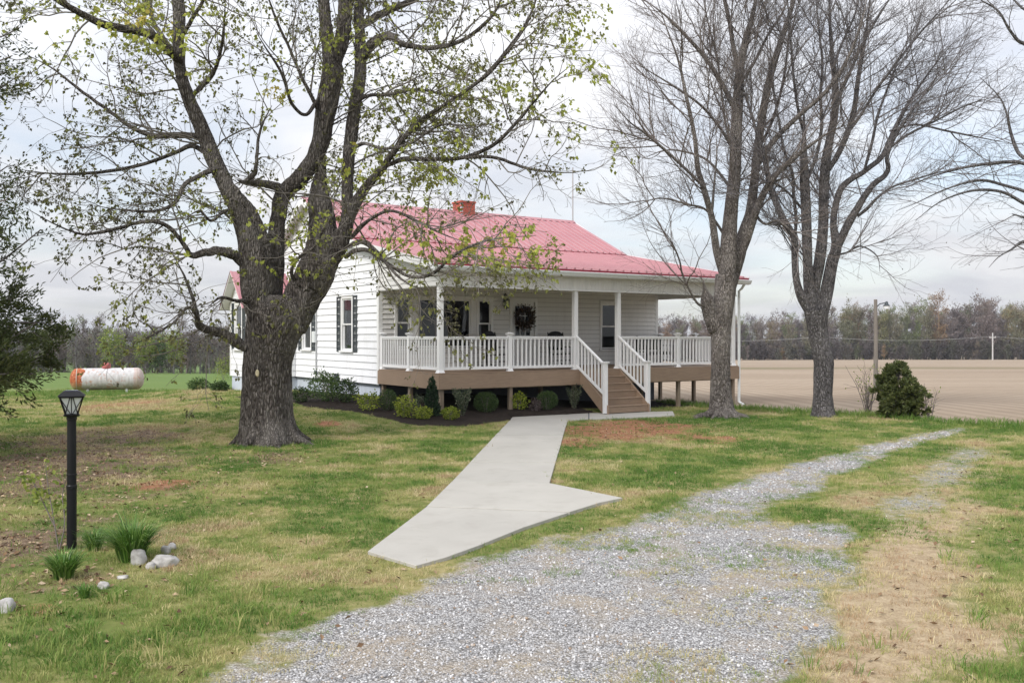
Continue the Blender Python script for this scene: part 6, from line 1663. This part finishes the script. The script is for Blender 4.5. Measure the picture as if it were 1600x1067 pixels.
def far_poles():
    pts = []
    for i, (u, v0, v1, Y) in enumerate(((1551, 566, 526, 285.0), (1284, 0, 0, 292.0), (1010, 0, 0, 302.0), (1790, 0, 0, 280.0))):
        X = (u-CX)/F*Y; g = float(ground(X, Y)); H = 8.4
        t = empty('power_pole', (X, Y, g)); tag(t, ('pale power pole with crossarm standing clear before the far wood', 'pale power pole far off behind the dark bare tree', 'pale power pole far off behind the farmhouse', 'pale power pole far off beyond the overhanging bare limbs')[i], 'power pole', 'power poles along the far field edge')
        MB().tube([(0, 0, -0.5), (0, 0, H)], [0.24, 0.17], 8).build('pole', m_flat('pale_pole', (0.42, 0.41, 0.40), (0.52, 0.51, 0.5)) if i == 0 else bpy.data.materials['pale_pole'], t)
        MB().box(-1.0, 1.0, -0.1, 0.1, H-1.6, H-1.35).build('crossarm', bpy.data.materials['pale_pole'], t)
        for s in (-0.85, 0.0, 0.85): MB().lathe([(0.09, 0), (0.12, 0.12), (0.06, 0.28)], 8, (s, 0, H-1.35)).build('insulator', bpy.data.materials['pale_pole'], t)
        pts.append((X, Y, g+H-1.1))
    pts.sort()
    for s in (-0.85, 0.85):
        for a, b_ in zip(pts[:-1], pts[1:]):
            P = [(a[0]+s+(b_[0]-a[0])*q, a[1]+(b_[1]-a[1])*q, a[2]+(b_[2]-a[2])*q-1.2*4*q*(1-q)) for q in np.linspace(0, 1, 15)]
            o = MB().tube(P, 0.026, 4).build('power_line', m_flat('wire', (0.3, 0.3, 0.3), (0.36, 0.36, 0.36)) if 'wire' not in bpy.data.materials else bpy.data.materials['wire'])
            tag(o, 'thin power line strung between the far field poles', 'wire', 'power lines across the far field')
far_poles()

def mk_rock():
    t = NT('pale_rock'); c = t.coord('Object'); n = t.noise(c, 9, 6, 0.62)
    col = t.ramp(n, [(0.3, (0.20, 0.19, 0.18)), (0.5, (0.40, 0.39, 0.38)), (0.7, (0.56, 0.55, 0.54))])
    col = t.mix(t.math('MULTIPLY', t.objrand(), 0.25), col, (0.33, 0.29, 0.25))
    return t.principled(col, 0.9, 0.2, normal=t.bump(n, 0.6, 0.02))
M['rock'] = mk_rock()
def rocks():
    R_ = [(216, 881, 28, 26, 'tall cream stone leaning against the largest grass clump'), (256, 884, 46, 18, 'long flat pale stone beside the tall cream stone'),
          (235, 890, 19, 12, 'small pinkish stone in front of the long flat stone'), (260, 866, 18, 14, 'small grey stone behind the long flat stone'),
          (269, 858, 15, 11, 'smallest whitish stone, farthest back behind the long flat stone'), (162, 921, 20, 12, 'lone rounded white stone in front of the lamp post'),
          (10, 956, 32, 24, 'grey stone in the grass farthest from the other stones'), (192, 905, 22, 6, 'thin flat stone lying between lone white stone and long flat stone')]
    for i, (u, v, w, h, lab) in enumerate(R_):
        rng = np.random.default_rng(500+i); p = on_ground(u, v); k = p[1]/F
        bm = bmesh.new(); bmesh.ops.create_icosphere(bm, subdivisions=3, radius=1.0)
        V = np.array([q.co[:] for q in bm.verts]); Q = np.array([[q.index for q in f.verts] for f in bm.faces]); bm.free()
        V = V*(0.45+1.15*fbm(V[:, 0]*1.25+i*3.3, V[:, 1]*1.25, V[:, 2]*1.25, 4))[:, None]
        V = np.sign(V)*np.abs(V)**0.85*np.array([w*k*0.43, w*k*0.36, h*k*0.54]); V[:, 2] += h*k*0.30
        o = link_mesh('stone', np_mesh('stone', V, [Q], smooth=True), M['rock'], None, p); o.rotation_euler = (0, 0, rng.uniform(-0.4, 0.4))
        tag(o, lab, 'stone', 'stones round the lamp post')
rocks()
def mk_blade():
    t = NT('clump_blades'); col = t.ramp(t.attr('var'), [(0.0, (0.04, 0.10, 0.018)), (0.6, (0.11, 0.235, 0.035)), (1.0, (0.27, 0.38, 0.11))])
    p = t.n.new('ShaderNodeBsdfPrincipled'); t.set(p.inputs['Base Color'], col); p.inputs['Roughness'].default_value = 0.45
    tl = t.n.new('ShaderNodeBsdfTranslucent'); t.set(tl.inputs['Color'], col)
    ms = t.n.new('ShaderNodeMixShader'); ms.inputs[0].default_value = 0.3
    t.l.new(p.outputs[0], ms.inputs[1]); t.l.new(tl.outputs[0], ms.inputs[2]); t.l.new(ms.outputs[0], t.out.inputs['Surface']); return t.m
M['blade'] = mk_blade()
def clumps():
    C = [(207, 876, 92, 66, 620, 'largest arching clump of long grass beside the pale stones'), (100, 905, 66, 46, 400, 'grass clump in front of the lamp post'),
         (148, 860, 46, 36, 260, 'smaller grass clump between lamp post and largest clump'), (132, 935, 34, 26, 60, 'sparse blue green grass clump near the lone white stone')]
    for i, (u, v, w, h, n, lab) in enumerate(C):
        rng = np.random.default_rng(600+i); p = on_ground(u, v); k = p[1]/F
        t = empty('grass_clump', p); tag(t, lab, 'grass clump', 'grass clumps round the lamp post')
        a = rng.random(n)*6.283; r0 = 0.10*w*k*2*np.sqrt(rng.random(n)); L = h*k*rng.uniform(0.75, 1.35, n); out = rng.uniform(0.15, 1.25, n)*w*k*0.5
        ts = np.array([0, 0.35, 0.7, 1.0]); wd = np.array([1.0, 0.95, 0.6, 0.05])*0.0055
        X = r0[:, None]*np.cos(a)[:, None]+np.cos(a)[:, None]*out[:, None]*ts**1.8; Yy = r0[:, None]*np.sin(a)[:, None]+np.sin(a)[:, None]*out[:, None]*ts**1.8
        arch = rng.uniform(0.25, 1.0, n)[:, None]; Z = L[:, None]*(ts*(1+arch*0.3)-arch*ts**2.4*0.75)-0.01
        sx, sy = -np.sin(a+rng.normal(0, .5, n))[:, None]*wd, np.cos(a)[:, None]*wd
        V = np.stack([np.stack([X-sx, Yy-sy, Z], -1), np.stack([X+sx, Yy+sy, Z], -1)], 2).reshape(-1, 3)
        b = (np.arange(n)*8)[:, None]
        Q = np.concatenate([b+np.array([[j*2, j*2+1, j*2+3, j*2+2]]) for j in range(3)])
        o = link_mesh('blades', np_mesh('blades', V, [Q], {'var': ('FLOAT', np.repeat(rng.random(n), 8))}), M['blade'], t); tag(o, kind='stuff')
clumps()
def sapling():
    rng = np.random.default_rng(71); p = on_ground(92, 858); k = p[1]/F
    t = empty('sapling', p); tag(t, 'thin sapling with a few yellow green leaves beside the lamp post', 'sapling')
    L = [[(0, 0, -.03), (-.08, .05, .3), (-.16, .1, .62), (-.20, .12, .86)], [(0, 0, -.03), (.03, .06, .25), (-.02, .12, .55), (.05, .1, .78)], [(-.06, .04, .22), (-.2, .05, .5), (-.30, .04, .72)]]
    parts = [resample(q, [0.007, 0.006, 0.005, 0.003][:len(q)], 14) for q in L]
    P = np.stack([a for a, _ in parts]); Rr = np.stack([b for _, b in parts])
    S, R2 = offshoots(rng, P, Rr, 9, 0.35, 1.0, (30, 70), (0.06, 0.2), 0.01, 0.05, 0.15, 5, 0.0022)
    V, Q = join([tubes(P, Rr, 5), tubes(S, R2, 3)])
    link_mesh('stems', np_mesh('stems', V, [Q]), M['twig_bare'], t)
    T = np.repeat(np.concatenate([S[:, -1], S[:, 2]]), 4, 0)+rng.normal(0, 0.025, (len(S)*8, 3)); D = rng.normal(0, 1, T.shape)+np.array([0, 0, -0.2])
    V, Q, v = leaf_cards(T, D, 0.065, 0.04, rng)
    tag(link_mesh('leaves', np_mesh('leaves', V, [Q], {'var': ('FLOAT', v)}), LEAF['spring'], t), kind='stuff')
sapling()

# ------------------------------------------------------------------ far woods
def mk_wood(name, stops, trunk):
    t = NT(name); r = t.objrand()
    col = t.ramp(r, stops); col = t.mix(t.attr('var'), col, t.mix(0.6, col, trunk))
    p = t.n.new('ShaderNodeBsdfPrincipled'); t.set(p.inputs['Base Color'], col); p.inputs['Roughness'].default_value = 0.95; p.inputs['Specular IOR Level'].default_value = 0.05
    t.l.new(p.outputs[0], t.out.inputs['Surface']); return t.m
WOODR = [(0.0, (0.155, 0.132, 0.130)), (0.20, (0.19, 0.155, 0.145)), (0.38, (0.165, 0.152, 0.152)), (0.52, (0.22, 0.175, 0.135)), (0.64, (0.165, 0.175, 0.11)), (0.80, (0.185, 0.215, 0.10)), (0.92, (0.26, 0.17, 0.11)), (1.0, (0.14, 0.138, 0.14))]
M['wood_far'] = mk_wood('far_wood', WOODR, (0.06, 0.055, 0.055))
def far_tree_shape(rng, H, nleaf, cw, z0=0.22, csize=0.5, ntw=110, twr=0.018):
    """trunk, limbs, twigs and a haze of small twig and leaf faces; unit: metres"""
    tp, tr = resample([(0, 0, -0.5), (rng.normal(0, .15), rng.normal(0, .15), H*.35), (rng.normal(0, .3), rng.normal(0, .3), H*.7), (rng.normal(0, .4), rng.normal(0, .4), H*.96)], [H*.016, H*.012, H*.007, H*.002], 10)
    P, Rr = tp[None], tr[None]
    B1, R1 = offshoots(rng, P, Rr, ntw/H*0.35, z0, 1.0, (30, 60), (cw*0.5, cw*1.1), 0.012, 0.10, 0.10, 6, twr*1.3)
    B2, R2 = offshoots(rng, B1, R1, 1.6, 0.2, 1.0, (25, 55), (cw*0.2, cw*0.5), 0.01, 0.06, 0.12, 4, twr)
    B3, R3 = offshoots(rng, B2, R2, 3.0, 0.2, 1.0, (25, 55), (cw*0.1, cw*0.25), 0.01, 0.06, 0.12, 3, twr*0.8)
    v, q = join([tubes(P, Rr, 5), tubes(B1, R1, 3), tubes(B2, R2, 3), tubes(B3, R3, 3)])
    tri = [tuple(x) for x in q]
    V = [v]; k = len(v); var = [np.ones(len(v))]
    S = np.concatenate([B2.reshape(-1, 3), B3.reshape(-1, 3)])
    i = rng.integers(0, len(S), nleaf); c = S[i]+rng.normal(0, 0.25, (nleaf, 3)); D = rng.normal(0, 0.6, (nleaf, 3))+np.array([0, 0, 0.8])
    lv, lq, _ = leaf_cards(c, D, csize*rng.uniform(0.5, 1.4, nleaf), csize*0.28, rng, fold=False)
    V.append(lv); var.append(np.zeros(len(lv)))
    tri += [tuple(x+k) for x in lq]
    return np.concatenate(V), tri, np.concatenate(var)
def scatter_wood(name, pts, scl, seed, variants, mat):
    rng = np.random.default_rng(seed); n = len(pts)
    P = np.array([(x, y, float(ground(x, y))-0.2) for x, y in pts])
    return scatter(name, variants, P, np.stack([rng.normal(0, .03, n), rng.normal(0, .03, n), rng.random(n)*6.28], 1), scl, rng.integers(0, len(variants), n), mat)
def woods():
    rng = np.random.default_rng(81)
    vs = []
    for i in range(7):
        v, q, a = far_tree_shape(rng, 12.0, 1500, 3.6, 0.12, 0.5)
        vs.append((v, q))
    under = []
    for i in range(3):
        v, q, a = far_tree_shape(rng, 4.2, 420, 2.0, 0.05, 0.45, 60, 0.015)
        under.append((v, q))
    # right: the wood beyond the field; runs on behind the house and out of the frame
    pts, sc1 = [], []
    for row in range(5):
        x = -60.0
        while x < 420:
            y = 322+row*9+rng.normal(0, 3.0)-0.03*x
            h = np.interp(x/y, [-0.2, 0.15, 0.27, 0.40, 0.55, 0.8], [13.5, 13.5, 14.5, 17.5, 19.0, 19.5])
            pts.append((x, y)); sc1.append(h/12.0*rng.uniform(0.78, 1.12)); x += rng.uniform(3.2, 6.0)
    for i in range(300):
        x = rng.uniform(-60, 420); y = 317-0.03*x+rng.normal(0, 2.0); pts.append((x, y)); sc1.append(rng.uniform(0.45, 0.85)*0.55)
    scatter_wood('far_wood', pts, np.array(sc1), 5, vs, M['wood_far'])
    pu = []; x = -60
    while x < 420: pu.append((x, 315-0.03*x+rng.normal(0, 1.5))); pu.append((x+1, 322-0.03*x+rng.normal(0, 2.5))); pu.append((x+0.5, 330-0.03*x+rng.normal(0, 3))); pu.append((x+1.5, 345-0.03*x+rng.normal(0, 4))); x += rng.uniform(1.2, 2.0)
    scatter_wood('wood_undergrowth', pu, rng.uniform(0.8, 1.5, len(pu)), 6, under, mk_wood('undergrowth', [(0.0, (0.075, 0.065, 0.065)), (0.6, (0.10, 0.088, 0.085)), (1.0, (0.085, 0.09, 0.06))], (0.05, 0.045, 0.045)))
    # left: the wood beyond the pasture
    pts, s1 = [], []
    for row in range(5):
        x = -230.0
        while x < -20:
            y = 196+row*6+rng.normal(0, 2.5)-0.06*x
            pts.append((x, y)); s1.append(rng.uniform(0.70, 1.02)*(0.93 if x < -90 else 0.86)); x += rng.uniform(2.2, 4.2)
    scatter_wood('pasture_wood', pts, np.array(s1), 7, vs, M['wood_far'])
    pu = []; x = -230
    while x < -20: pu.append((x, 193-0.06*x+rng.normal(0, 1.5))); pu.append((x+.7, 204-0.06*x+rng.normal(0, 3))); x += rng.uniform(1.1, 2.0)
    scatter_wood('pasture_undergrowth', pu, rng.uniform(0.35, 0.7, len(pu)), 8, under, bpy.data.materials['undergrowth'])
    # single trees that stand out along the pasture
    F_ = [(228, 588, 520, 'spring', 'yellow green spring tree standing out before the far pasture wood, left of its look-alike', 1.0), (272, 589, 513, 'spring', 'spring green tree before the far pasture wood, nearer the house', 0.9), (178, 586, 514, 'spring', 'spring green tree before the far wood, directly behind the gas tank', 0.9),
          (246, 586, 528, 'mid', 'small mid green tree between two spring green trees far off', 0.8), (205, 585, 516, 'twig', None, 1), (297, 590, 512, 'twig', None, 1), (312, 589, 508, 'twig', None, 1), (328, 590, 510, 'twig', None, 1), (340, 590, 500, 'twig', None, 1), (150, 584, 512, 'twig', None, 1), (120, 583, 508, 'twig', None, 1)]
    for i, (u, vb, vt, lf, lab, dn) in enumerate(F_):
        r2 = np.random.default_rng(900+i); Y = 168.0+r2.uniform(-6, 6); X = (u-CX)/F*Y; g = float(ground(X, Y)); H = EYE+(HV-vt)/F*Y-g
        t = empty('distant_tree', (X, Y, g)); tag(t, lab or 'slim bare tree at the front of the far pasture wood', 'tree', None if lab else 'slim bare trees before the pasture wood')
        v, q, a = far_tree_shape(r2, H, 10, H*0.26, 0.2, 0.4, 100, 0.02)
        link_mesh('trunk', np_mesh('trunk', v, [np.array([x for x in q if len(x) == 4])]), M['twig_b'], t)
        n = 1500 if lf != 'twig' else 380
        d = r2.normal(size=(n, 3)); d /= np.linalg.norm(d, axis=1, keepdims=True)
        P = d*(r2.random(n)**0.4*(1+1.6*(fbm(d[:, 0]*2+i, d[:, 1]*2, d[:, 2]*2, 3)-0.5)))[:, None]*np.array([H*.27, H*.27, H*.37])+np.array([0, 0, H*.60])
        V, Q, vv = leaf_cards(P, d+r2.normal(0, .8, d.shape), 0.42, 0.2, r2, fold=False)
        tag(link_mesh('crown', np_mesh('crown', V, [Q], {'var': ('FLOAT', vv)}), LEAF['spring'] if lf == 'spring' else LEAF['mid'] if lf == 'mid' else LEAF['plum'], t), kind='stuff')
woods()

# ------------------------------------------------------------------ the air
def build_haze():
    t = NT('air'); v = t.n.new('ShaderNodeVolumePrincipled')
    v.inputs['Color'].default_value = (0.86, 0.90, 1.0, 1); v.inputs['Density'].default_value = 0.00018; v.inputs['Anisotropy'].default_value = 0.2
    t.l.new(v.outputs[0], t.out.inputs['Volume'])
    o = MB().box(-1900, 1900, -70, 2700, -32, 27).build('haze', t.m); tag(o, kind='stuff')
build_haze()
